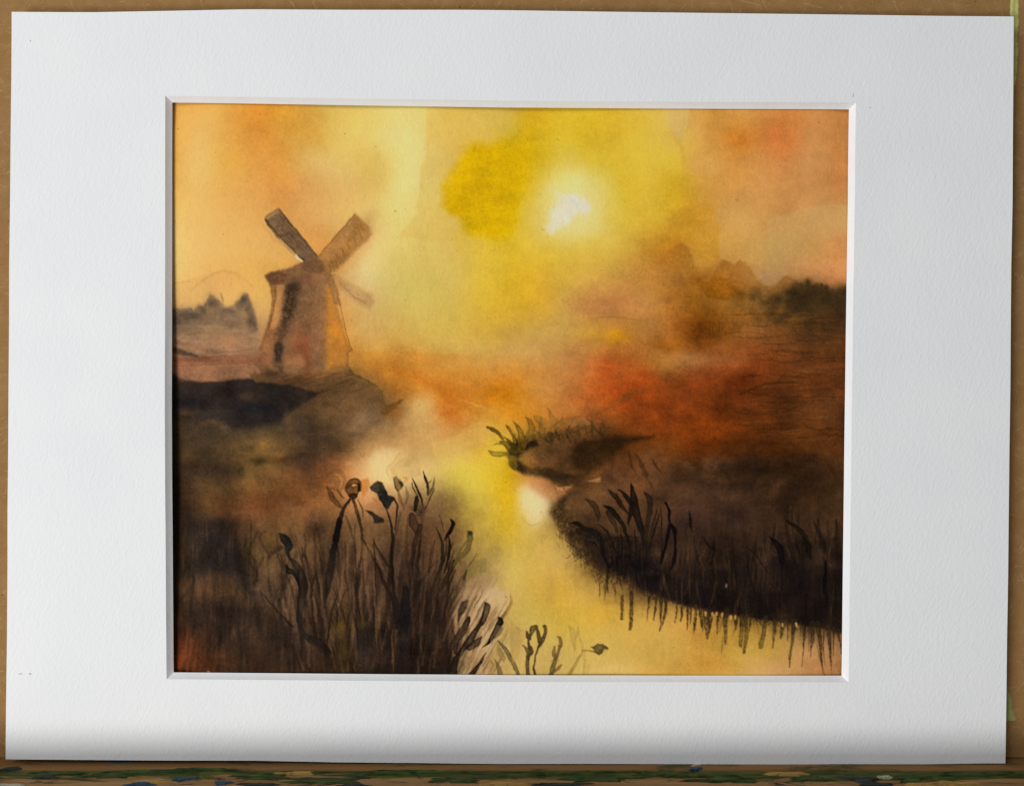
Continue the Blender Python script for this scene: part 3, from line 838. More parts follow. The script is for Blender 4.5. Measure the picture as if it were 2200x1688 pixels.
    blob(735, 640, 12, 30, (206, 146, 92), .6, -.2)
    poly([(586, 612), (614, 606), (612, 640), (603, 690), (596, 740), (584, 760), (562, 755), (572, 712), (584, 670), (589, 640)], (178, 126, 78), .9, 3)
    stroke([(586, 606), (588, 646), (580, 690), (568, 725), (558, 752)], [14, 9, 8, 7, 5], (122, 84, 52), .75, 2.5)
    stroke([(594, 618), (588, 664), (576, 706), (562, 748)], 2.2, (88, 62, 42), .6)
    stroke([(605, 624), (601, 668), (592, 700)], 8, (200, 146, 94), .5, 4)
    blob(660, 650, 30, 50, (112, 82, 58), .45)
    poly([(574, 708), (600, 700), (596, 745), (590, 775), (560, 775), (560, 752)], (128, 88, 60), .7, 5)
    stroke([(628, 606), (622, 650), (614, 690), (606, 714)], [26, 34, 28, 20], (66, 51, 41), .8, 11, dry=.4)
    stroke([(606, 700), (601, 740), (598, 775), (606, 800)], [16, 26, 28, 18], (76, 59, 46), .65, 9, dry=.4)
    stroke([(599, 742), (598, 770)], [17, 19, 16], (50, 42, 38), .8, 5)
    blob(650, 740, 26, 40, (126, 76, 50), .7)
    blob(640, 784, 24, 18, (176, 120, 80), .6)
    stroke([(655, 745), (660, 775), (662, 802)], [10, 16, 12], (118, 64, 42), .5, 7)
    blob(680, 690, 12, 60, (150, 104, 70), .5)
    stroke([(691, 640), (688, 700), (684, 760)], 3, (160, 112, 76), .5)
    poly([(569, 592), (584, 584), (616, 577), (644, 566), (662, 556), (692, 560), (706, 578), (712, 602), (690, 612), (640, 610), (606, 612), (578, 614)], (116, 84, 60), .92, 4, mott=.4, rag=.05)
    poly([(570, 592), (584, 585), (600, 582), (620, 590), (610, 608), (580, 612)], (92, 62, 46), .6, 4)
    blob(628, 612, 16, 16, (66, 52, 44), .75)
    blob(690, 590, 22, 18, (166, 118, 76), .5)
    poly([(704, 584), (716, 592), (728, 628), (732, 656), (718, 654), (708, 622)], (134, 98, 60), .75, 3)
    stroke([(716, 600), (726, 640), (736, 680), (744, 716), (750, 736), (758, 752)], 2, (96, 66, 40), .7, 1.1)
    stroke([(758, 752), (746, 758), (747, 774), (744, 788)], 1.8, (110, 74, 42), .6, 1.1)
    blob(735, 610, 14, 14, (190, 140, 78), .5)
    poly([(716, 588), (734, 598), (768, 616), (800, 632), (806, 650), (794, 664), (774, 656), (744, 634), (722, 612)], (170, 130, 86), .55, 7, rim=.1)
    stroke([(730, 610), (760, 636), (786, 652)], 2.4, (122, 90, 60), .5)
    # sails
    poly([(567, 470), (575, 461), (598, 447), (604, 453), (632, 490), (662, 526), (686, 552), (690, 562), (668, 566), (655, 562), (630, 538), (600, 508)], (104, 82, 64), .95, 1.8, mott=.25)
    poly([(567, 469), (575, 460), (599, 447), (605, 455), (590, 462), (572, 474)], (150, 118, 82), .85, 1.6, rim=.3)
    stroke([(570, 473), (598, 508), (628, 540), (652, 560)], [5, 7, 8, 6], (60, 50, 42), .75)
    stroke([(600, 452), (640, 500), (680, 550)], [3, 4, 4], (78, 62, 50), .6)
    for k in range(26):
        t = (k * .37) % .8
        o = (k * .61) % 1
        x0, y0 = 578 + 22 * o + t * 78, 472 - 12 * o + t * 92
        stroke([(x0, y0), (x0 + 14, y0 + 17)], 2, (70, 56, 46) if k % 2 else (142, 114, 88), .45, 1)
    stroke([(602, 516), (624, 538), (642, 556)], [2.5, 3.5, 4.5], (216, 176, 126), .75, 1.2)
    stroke([(636, 550), (650, 561)], [6, 5, 4], (220, 196, 160), .8, 1.2)
    stroke([(566, 484), (590, 512), (616, 532)], 14, (190, 138, 84), .5, 5)
    poly([(762, 460), (770, 466), (794, 488), (800, 502), (786, 520), (754, 552), (722, 582), (704, 586), (684, 570), (680, 554), (706, 524), (736, 490)], (156, 112, 66), .85, 5, mott=.4)
    poly([(770, 470), (792, 490), (784, 516), (748, 552), (714, 582), (704, 570), (740, 524)], (138, 98, 48), .55, 5)
    blob(796, 482, 18, 26, (170, 122, 66), .5, .5)
    blob(776, 536, 16, 50, (206, 150, 92), .35, .75)
    stroke([(762, 461), (742, 484), (712, 518), (684, 552)], [2, 3, 3, 4], (116, 82, 50), .7, 1.2)
    for k in range(34):
        t = ((k * .618) % 1)
        o = ((k * .37) % 1)
        x0, y0 = 774 - t * 78 + o * 14, 482 + t * 88 + o * 14
        stroke([(x0, y0), (x0 + 4, y0 + 10)], 1.6, (196, 152, 96) if k % 3 else (104, 74, 42), .5, .9)
    poly([(655, 560), (672, 548), (690, 556), (700, 580), (676, 590), (652, 580)], (112, 82, 58), .6, 4)
    # ---- shrub point on the right bank
    poly([(1088, 968), (1100, 948), (1128, 938), (1180, 930), (1230, 918), (1290, 905), (1350, 910), (1400, 930), (1340, 945), (1300, 985), (1255, 1012), (1222, 1024), (1210, 1036), (1180, 1031), (1150, 1022), (1124, 1018), (1106, 1008), (1092, 990)], (92, 64, 40), .6, 6, mott=.6, fade=(1180, 980, 1340, 880), rag=.2)
    r6 = np.random.default_rng(8)
    for _ in range(46):
        x = r6.uniform(1096, 1300)
        y = 962 - (x - 1096) * .16 + r6.normal(0, 8)
        ln = r6.uniform(10, 34)
        stroke([(x, y), (x - 3 + r6.normal(0, 4), y - ln * .6), (x + r6.normal(2, 7), y - ln)], [5, 4, 1], (60, 46, 24), r6.uniform(.25, .6), 1.3)
    poly([(1092, 962), (1110, 950), (1150, 946), (1158, 958), (1130, 968), (1112, 984), (1096, 980)], (40, 32, 22), .8, 5, rag=.2)
    poly([(1228, 960), (1250, 946), (1300, 942), (1400, 938), (1345, 952), (1320, 975), (1290, 998), (1258, 1012), (1236, 1002), (1215, 984)], (50, 34, 18), .8, 11, mott=.7, rag=.5)
    poly([(1092, 996), (1106, 1008), (1150, 1021), (1182, 1030), (1212, 1035), (1222, 1020), (1180, 1006), (1140, 1004), (1118, 990), (1100, 984)], (48, 36, 22), .75, 6, mott=.6, rag=.2)
    stroke([(1270, 962), (1320, 948), (1405, 938)], [30, 18, 4], (50, 34, 18), .75, 6)
    stroke([(1126, 976), (1142, 986), (1158, 994)], 8, (140, 98, 66), .65, 3)
    blob(1200, 980, 36, 16, (82, 56, 40), .5)
    blob(1246, 910, 30, 8, (150, 112, 74), .5)
    stroke([(1170, 944), (1220, 930), (1270, 915), (1320, 905)], 10, (90, 62, 34), .4, 5)
    poly([(1089, 975), (1096, 1002), (1106, 1012), (1112, 1000), (1104, 978)], (108, 90, 32), .75, 2, rim=.4)
    OL = (78, 66, 24)
    stroke([(750, 1268), (790, 1285), (840, 1320), (880, 1370)], [22, 30, 34, 24], OL, .85, 1.2, Z5)
    stroke([(855, 1395), (900, 1410), (950, 1450), (990, 1470)], [20, 50, 70, 60], (86, 70, 24), .85, 1.4, Z5)
    stroke([(890, 1350), (940, 1400), (985, 1440)], [6, 30, 50], (62, 52, 24), .8, 1.2, Z5)
    stroke([(755, 1470), (800, 1495), (860, 1500), (915, 1500)], [8, 46, 50, 30], (112, 94, 32), .8, 1.2, Z5, rim=.5)
    stroke([(790, 1425), (830, 1412), (870, 1415)], [4, 14, 16], (120, 96, 34), .7, 1.2, Z5)
    stroke([(905, 1240), (930, 1280), (960, 1330), (975, 1400)], [4, 28, 22, 12], (88, 66, 24), .8, 1.2, Z5)
    stroke([(970, 1330), (995, 1380), (1005, 1430)], [6, 14, 14], (56, 44, 20), .8, 1.2, Z5)
    stroke([(965, 1215), (1005, 1260), (1035, 1320), (1050, 1400), (1040, 1460)], [6, 34, 56, 70, 60], (104, 76, 24), .8, 1.4, Z5, rim=.4)
    stroke([(1075, 1180), (1110, 1220), (1130, 1290), (1090, 1370), (1060, 1420)], [8, 40, 60, 60, 40], (112, 84, 32), .75, 1.4, Z5, rim=.4)
    stroke([(1155, 1170), (1190, 1200), (1250, 1250), (1300, 1280)], [20, 70, 80, 60], (134, 98, 44), .65, 1.6, Z5, rim=.3)
    stroke([(1270, 1105), (1295, 1170), (1330, 1230), (1380, 1290)], [8, 44, 80, 80], (122, 88, 42), .65, 1.5, Z5, rim=.3)
    stroke([(1395, 1180), (1400, 1220), (1450, 1210), (1550, 1170)], [16, 50, 50, 20], (126, 84, 42), .6, 1.8, Z5)
    stroke([(1210, 1195), (1205, 1280), (1200, 1370)], [8, 36, 20], (110, 84, 40), .55, 1.4, Z5)
    stroke([(1240, 1290), (1240, 1370)], [20, 16, 10], (96, 72, 36), .55, 1.4, Z5)
    # light between the point and the bank
    blob(1142, 1084, 30, 50, (226, 204, 148), .85)
    poly([(1112, 1050), (1130, 1040), (1160, 1055), (1180, 1075), (1172, 1100), (1162, 1118), (1146, 1124), (1132, 1108), (1118, 1085)], (226, 202, 150), .5, 11)
    stroke([(1120, 1112), (1140, 1128), (1160, 1122)], 3, (168, 134, 66), .4, 2)
    poly([(1140, 1030), (1160, 1024), (1180, 1034), (1196, 1046), (1212, 1052), (1228, 1044), (1216, 1060), (1190, 1076), (1170, 1068), (1150, 1058), (1136, 1044)], (202, 134, 82), .6, 10)
    poly([(1188, 1040), (1200, 1046), (1228, 1042), (1210, 1058), (1196, 1056)], (212, 146, 92), .6, 2)
    for p in ([(1186, 1030), (1194, 1050), (1200, 1062)], [(1210, 1034), (1212, 1050), (1220, 1056)], [(1200, 1054), (1212, 1056)]):
        stroke(p, 3, (84, 56, 30), .6, 1.2)
    # ---- right bank
    poly([(1180, 1100), (1196, 1072), (1216, 1052), (1250, 1040), (1300, 1036), (1400, 1010), (1500, 1000), (1600, 980), (1830, 980), (1830, 1364), (1750, 1346), (1680, 1336), (1600, 1326), (1550, 1318), (1500, 1308), (1440, 1290), (1380, 1268), (1330, 1246), (1290, 1226), (1264, 1206), (1238, 1178), (1214, 1150), (1196, 1122)], (86, 60, 40), .4, 9, mott=.5, rag=.2)
    poly([(1183, 1100), (1205, 1070), (1222, 1062), (1214, 1090), (1226, 1120), (1260, 1150), (1300, 1190), (1320, 1236), (1290, 1226), (1262, 1206), (1236, 1180), (1212, 1150), (1194, 1122)], (56, 42, 30), .75, 9, mott=.5, dry=.5)
    poly([(1236, 1130), (1290, 1140), (1330, 1150), (1400, 1165), (1430, 1270), (1380, 1266), (1330, 1240), (1290, 1218), (1256, 1180)], (36, 28, 25), .8, 11, mott=.5, dry=.4, rag=.2)
    poly([(1330, 1150), (1400, 1150), (1470, 1120), (1560, 1120), (1620, 1150), (1680, 1140), (1740, 1160), (1830, 1150), (1830, 1364), (1750, 1346), (1680, 1336), (1600, 1326), (1550, 1318), (1500, 1308), (1440, 1290), (1380, 1266)], (34, 27, 25), .78, 4, mott=.7, fade=(1520, 1265, 1490, 1105))
    poly([(1300, 1210), (1340, 1236), (1400, 1268), (1450, 1288), (1510, 1307), (1560, 1315), (1620, 1325), (1700, 1337), (1830, 1362), (1830, 1300), (1700, 1270), (1600, 1270), (1500, 1260), (1420, 1225), (1350, 1190)], (27, 21, 22), .6, 5, mott=.5, rag=.15)
    r4 = np.random.default_rng(31)
    for _ in range(260):                       # ragged, dry-brushed lip of the bank
        t = r4.random()
        bx_, by_ = np.interp(t, [0, .2, .4, .6, .8, 1], [1196, 1240, 1300, 1400, 1560, 1815]), np.interp(t, [0, .2, .4, .6, .8, 1], [1122, 1180, 1232, 1274, 1317, 1360])
        off = abs(r4.normal(0, 13 if t < .45 else 5))
        stroke([(bx_ + r4.normal(0, 3), by_ + off - 4), (bx_ + r4.normal(0, 6), by_ + off + r4.uniform(1, 8))], r4.uniform(1.2, 3.4), (52, 40, 30), .5, 1.2, rim=0)
    blob(1400, 1222, 40, 26, (20, 18, 24), .85)
    blob(1672, 1200, 26, 22, (22, 18, 24), .8)
    blob(1720, 1230, 50, 50, (30, 24, 26), .6)
    blob(1635, 1225, 30, 44, (66, 50, 42), .5)
    blob(1640, 1170, 40, 20, (72, 54, 40), .4)
    blob(1455, 1180, 30, 20, (60, 44, 36), .5)
    blob(1480, 1120, 70, 26, (72, 52, 47), .5)
    blob(1600, 1110, 60, 20, (52, 38, 36), .5)
    blob(1395, 1050, 70, 16, (112, 76, 48), .4)
    blob(1480, 1020, 60, 20, (60, 40, 26), .5)
    blob(1560, 1060, 70, 14, (96, 72, 56), .35)
    blob(1420, 1090, 60, 30, (92, 64, 46), .4)
    blob(1300, 1085, 40, 26, (112, 78, 52), .45)
    blob(1345, 1060, 40, 20, (124, 82, 50), .45)
    blob(1760, 1150, 30, 40, (74, 56, 42), .45)
    blob(1800, 1100, 24, 30, (88, 64, 42), .45)
    blob(1500, 1040, 60, 14, (100, 72, 54), .35)
    blob(1640, 1010, 90, 24, (42, 28, 16), .5)
    blob(1700, 1060, 20, 60, (44, 30, 18), .45)
    poly([(1262, 1034), (1290, 1024), (1290, 1034)], (206, 160, 104), .7, 1.2)
    stroke([(1270, 1032), (1310, 1030), (1350, 1034)], 1.8, (90, 56, 30), .6, 1)
    r3 = np.random.default_rng(5)
    for _ in range(60):                        # smoky, half-lifted patches on the bank
        x, y = r3.uniform(1290, 1815), r3.uniform(985, 1230)
        q = (y - 985) / 245
        if r3.random() < .5:
            blob(x, y, r3.uniform(14, 44), r3.uniform(8, 26), (112 - 34 * q, 82 - 24 * q, 60 - 14 * q), r3.uniform(.2, .45), r3.normal(0, .5), mott=.8, dry=.6)
        else:
            blob(x, y, r3.uniform(14, 44), r3.uniform(8, 26), (46 - 14 * q, 32 - 8 * q, 26), r3.uniform(.25, .5), r3.normal(0, .5), mott=.8, dry=.4)
    for _ in range(210):                       # dry grass drawn into the dark bank
        x = r3.uniform(1300, 1815)
        y = r3.uniform(1080, 1300) if x > 1640 else r3.uniform(1150, 1300)
        if y > 1240 + (x - 1330) * .22:
            continue
        ln = r3.uniform(24, 80)
        b = r3.normal(0, 9)
        dk = r3.random() < .62
        stroke([(x, y), (x + b * .4, y + ln * .5), (x + b, y + ln)], r3.uniform(1.6, 5), (20, 16, 17) if dk else (98, 74, 54), .38 if dk else .28, 1.9)
    D1, D2 = (32, 26, 24), (54, 41, 32)
    for pts, w, c, a in (
        ([(1140, 180), (1190, 220), (1240, 290), (1290, 360)], [8, 34, 30, 14], D2, .85),
        ([(1220, 180), (1270, 220), (1310, 280)], [8, 24, 26], (40, 32, 28), .85),
        ([(1310, 130), (1325, 200), (1335, 260), (1345, 330), (1375, 420), (1400, 510), (1410, 580)], [4, 30, 50, 60, 44, 36, 20], (28, 23, 22), .9),
        ([(1330, 290), (1305, 380), (1290, 450)], [40, 28, 8], D1, .85),
        ([(1410, 195), (1450, 240), (1455, 330), (1440, 440), (1425, 560), (1415, 690)], [8, 38, 34, 30, 22, 8], D2, .78),
        ([(1510, 330), (1480, 440), (1440, 600)], [8, 20, 10], D2, .6),
        ([(1110, 300), (1160, 320), (1210, 380), (1255, 450), (1290, 560), (1310, 640)], [8, 30, 30, 26, 18, 6], D1, .85),
        ([(1150, 350), (1185, 430), (1215, 500)], [40, 34, 10], D2, .7),
        ([(970, 250), (1030, 290), (1065, 360), (1070, 420)], [8, 40, 36, 12], (66, 49, 36), .8),
        ([(850, 430), (910, 435), (960, 470), (1040, 500), (1090, 570), (1110, 660), (1150, 750)], [6, 24, 30, 40, 36, 26, 14], (34, 28, 27), .8),
        ([(1060, 440), (1130, 490), (1170, 570), (1200, 660)], [4, 12, 12, 6], D1, .9),
        ([(1080, 490), (1092, 580), (1115, 690), (1150, 760), (1175, 735), (1170, 690), (1140, 680)], [6, 12, 14, 14, 10, 6], (26, 22, 24), .85),
        ([(1245, 590), (1248, 700), (1252, 800)], 14, D1, .85),
        ([(1235, 470), (1245, 560), (1245, 640)], 10, D1, .8),
        ([(1270, 640), (1275, 740)], 8, D1, .8),
        ([(1340, 480), (1345, 560), (1355, 630)], 12, D1, .85),
        ([(1105, 560), (1200, 540), (1300, 533), (1410, 545)], 8, D1, .6),
        ([(1255, 620), (1320, 650), (1395, 700)], 9, D1, .8),
        ([(1340, 800), (1360, 870), (1385, 920)], [8, 22, 10], D1, .8),
        ([(1000, 570), (1040, 580), (1060, 600)], 16, (24, 20, 22), .8)):
        stroke(pts, w, c, a, 1.2, F3)
    for pts, w, c, a in (
        ([(172, 278), (200, 340), (205, 430), (240, 490), (247, 600), (238, 700), (210, 790)], [14, 20, 12, 28, 14, 30, 6], (20, 17, 20), .9),
        ([(140, 310), (142, 450), (152, 610)], 7, D1, .8),
        ([(205, 450), (175, 590), (140, 730)], [26, 20, 12], (22, 18, 20), .85),
        ([(125, 370), (80, 520), (30, 680)], 12, D1, .7),
        ([(350, 335), (362, 420), (372, 500)], [6, 18, 6], (18, 16, 20), .9),
        ([(1080, 410), (1190, 490), (1240, 580), (1265, 690)], [8, 34, 40, 20], (34, 26, 22), .75),
        ([(1290, 430), (1340, 520), (1375, 640)], [10, 34, 16], (44, 33, 26), .65),
        ([(1460, 410), (1466, 560), (1460, 700)], [14, 30, 20], (40, 30, 24), .6),
        ([(960, 530), (1030, 620), (1050, 720)], [8, 50, 40], (24, 19, 24), .8),
        ([(1380, 720), (1375, 850), (1360, 960)], [14, 22, 10], (20, 16, 20), .8),
        ([(780, 600), (860, 680), (940, 800)], 6, (26, 22, 22), .7),
        ([(840, 650), (830, 710), (880, 760)], 5, (26, 22, 22), .6),
        ([(1065, 560), (1090, 640), (1110, 700)], 18, (84, 64, 48), .5),
        ([(1240, 540), (1300, 600), (1380, 690)], 30, (84, 64, 46), .45),
        ([(1140, 560), (1150, 650), (1170, 730)], 26, (78, 60, 46), .45),
        ([(460, 540), (500, 600), (560, 640)], 16, (24, 20, 22), .5)):
        stroke(pts, w, c, a, 1.4, F4)
    for pts, w in (([(120, 1460), (150, 1600), (200, 1690)], 20), ([(190, 1500), (240, 1600), (280, 1690)], [8, 40, 20]), ([(320, 1540), (360, 1610), (400, 1660)], 24), ([(1790, 1540), (1850, 1610), (1900, 1690)], [8, 44, 30]), ([(1540, 1420), (1535, 1540), (1550, 1690)], 16), ([(1920, 1520), (1930, 1620)], 16), ([(240, 1660), (300, 1740), (340, 1800)], 14)):
        stroke(pts, w, (58, 38, 22), .55, 2, Z6)
    poly([(625, 880), (640, 886), (636, 915), (618, 910)], (128, 96, 84), .8, 1.2, F4)
    # stems' reflections hanging from the bank into the bright water
    DR = (54, 43, 28)
    for pts, w in (
        ([(750, -30), (752, 50), (750, 118)], [20, 20, 16]), ([(808, -60), (810, 70), (804, 184)], [24, 26, 20]), ([(600, -110), (606, -60), (602, -30)], 8), ([(655, -95), (658, -50)], 8), ([(700, -90), (704, -40)], 8), ([(925, -30), (922, 50), (914, 132)], [14, 9, 3]), ([(972, -30), (968, 50), (958, 126)], [16, 16, 8]),
        ([(1010, -20), (1002, 90), (998, 196)], [24, 16, 6]), ([(1040, 0), (1026, 90), (998, 196)], [22, 16, 5]), ([(1104, 0), (1106, 60), (1098, 144)], [10, 9, 4]), ([(1136, 40), (1140, 90), (1130, 134)], [14, 18, 10]), ([(1180, 30), (1178, 110), (1172, 192)], [14, 12, 4]), ([(1200, 40), (1196, 150)], [10, 8, 4]),
        ([(1232, 30), (1228, 120), (1218, 208)], [22, 24, 6]), ([(1262, 60), (1270, 130), (1276, 200)], [24, 22, 6]), ([(1300, 70), (1304, 160), (1308, 244)], [44, 44, 12]), ([(1330, 70), (1326, 140), (1320, 210)], [30, 30, 10]), ([(1378, 70), (1376, 150), (1370, 212)], [16, 18, 10]), ([(1430, 70), (1424, 190), (1424, 278)], [34, 28, 20]), ([(1405, 240), (1400, 340)], [4, 5, 2]),
        ([(1490, 90), (1496, 130), (1490, 190)], [30, 24, 8]), ([(1535, 100), (1530, 200), (1524, 296)], [34, 28, 20]), ([(1560, 110), (1560, 230), (1548, 335)], [24, 28, 22]), ([(1590, 120), (1580, 200)], [16, 14, 6]), ([(1690, 110), (1676, 200), (1656, 302)], [28, 30, 32]), ([(1745, 120), (1744, 220), (1734, 306)], [18, 20, 14]), ([(1800, 130), (1794, 200), (1786, 246)], [30, 26, 10]), ([(1834, 140), (1830, 262)], [10, 8, 4]),
        ([(1876, 130), (1862, 260), (1844, 428)], [36, 22, 4]), ([(1840, 350), (1848, 430)], [3, 6, 6]), ([(1945, 140), (1938, 260), (1928, 432)], [18, 12, 2]), ([(1918, 140), (1914, 230)], [10, 6, 2]), ([(1996, 150), (1990, 250), (1980, 364)], [40, 26, 3]), ([(1970, 150), (1968, 330)], [10, 6, 2]), ([(2030, 150), (2046, 290), (2062, 450)], [34, 26, 3]), ([(2020, 290), (2050, 400), (2076, 492)], [3, 6, 8]), ([(2068, 170), (2066, 300), (2080, 430)], [10, 7, 3]), ([(2096, 170), (2108, 300), (2122, 480)], [30, 20, 3]), ([(2130, 180), (2132, 360)], [14, 10, 2]), ([(2160, 190), (2172, 260), (2186, 350)], [24, 14, 3])):
        stroke(pts, w, DR, .8, 1.7, F7, dry=.35)
    stroke([(1660, 268), (1656, 300)], [26, 32, 26], (98, 88, 42), .7, 1.5, F7)
    for x, y in ((1295, 78), (1340, 76), (1370, 76), (1404, 84), (1460, 100), (1490, 100), (1800, 150), (1890, 150)):
        stroke([(x, y), (x, y + 18)], [14, 14, 10], (208, 160, 92), .75, 1.2, F7)
    blob(1310, 1290, 30, 8, (140, 104, 54), .35)
    blob(1590, 1370, 90, 26, (170, 132, 58), .4)
    blob(1530, 1425, 50, 22, (198, 138, 50), .5)
    blob(1660, 1400, 34, 22, (184, 146, 54), .45)
    blob(1770, 1440, 26, 10, (204, 132, 86), .45)
    blob(1290, 1310, 50, 26, (208, 162, 56), .5)
    blob(1330, 1440, 40, 14, (216, 182, 108), .5)
    # ---- left bank: reeds and seed heads
    poly([(560, 1600), (640, 1320), (720, 1200), (820, 1180), (940, 1168), (985, 1160), (1006, 1230), (1004, 1380), (985, 1600)], (38, 28, 26), .7, 5, F2, mott=.4, rag=.08)
    blob(760, 520, 60, 60, (78, 54, 40), .4, F=F2)
    blob(950, 330, 120, 110, (118, 92, 62), .45, F=F2)
    blob(1010, 300, 60, 80, (130, 104, 62), .4, F=F2)
    poly([(985, 1010), (1100, 960), (1240, 930), (1370, 985), (1390, 1040), (1340, 1130), (1340, 1210), (1300, 1330), (1260, 1420), (1230, 1590), (985, 1600), (990, 1300)], (186, 152, 108), .62, 6, F2, mott=.5, rag=.1)
    for x, y in ((640, 1100), (690, 1210), (770, 1210), (850, 1150), (880, 1260), (500, 1210)):
        stroke([(x, y), (x + 6, y + 90), (x - 4, y + 200)], [10, 50, 30], (36, 27, 26), .45, 3, F2)
    r5 = np.random.default_rng(77)
    for _ in range(120):                       # the tangle of blades, fanning out from low in the middle
        x0 = r5.uniform(610, 985)
        y0 = r5.uniform(1290, 1470)
        ln = r5.uniform(70, 250) * (1.0 if x0 > 640 else .7)
        if y0 - ln < 1090 + abs(x0 - 850) * .22:
            ln = max(60, y0 - 1100 - abs(x0 - 850) * .25)
        lean = (x0 - 800) * .0012 + r5.normal(0, .12)
        b = r5.normal(0, 9)
        dk_ = r5.random() < .74
        stroke([(x0, y0), (x0 + lean * ln * .5 + b, y0 - ln * .55), (x0 + lean * ln, y0 - ln)], [r5.uniform(3, 6), r5.uniform(4, 11), 2], (34, 26, 24) if dk_ else (126, 98, 72), r5.uniform(.25, .6) if dk_ else .3, 2.0)
    for _ in range(60):
        x0, y0 = r5.uniform(980, 1075), r5.uniform(1300, 1460)
        ln = r5.uniform(20, 80)
        stroke([(x0, y0), (x0 + ln * .55, y0 - ln)], r5.uniform(2, 6), (70, 54, 42) if r5.random() < .5 else (206, 176, 130), .4, 1.3)
    ring = (92, 64, 38)
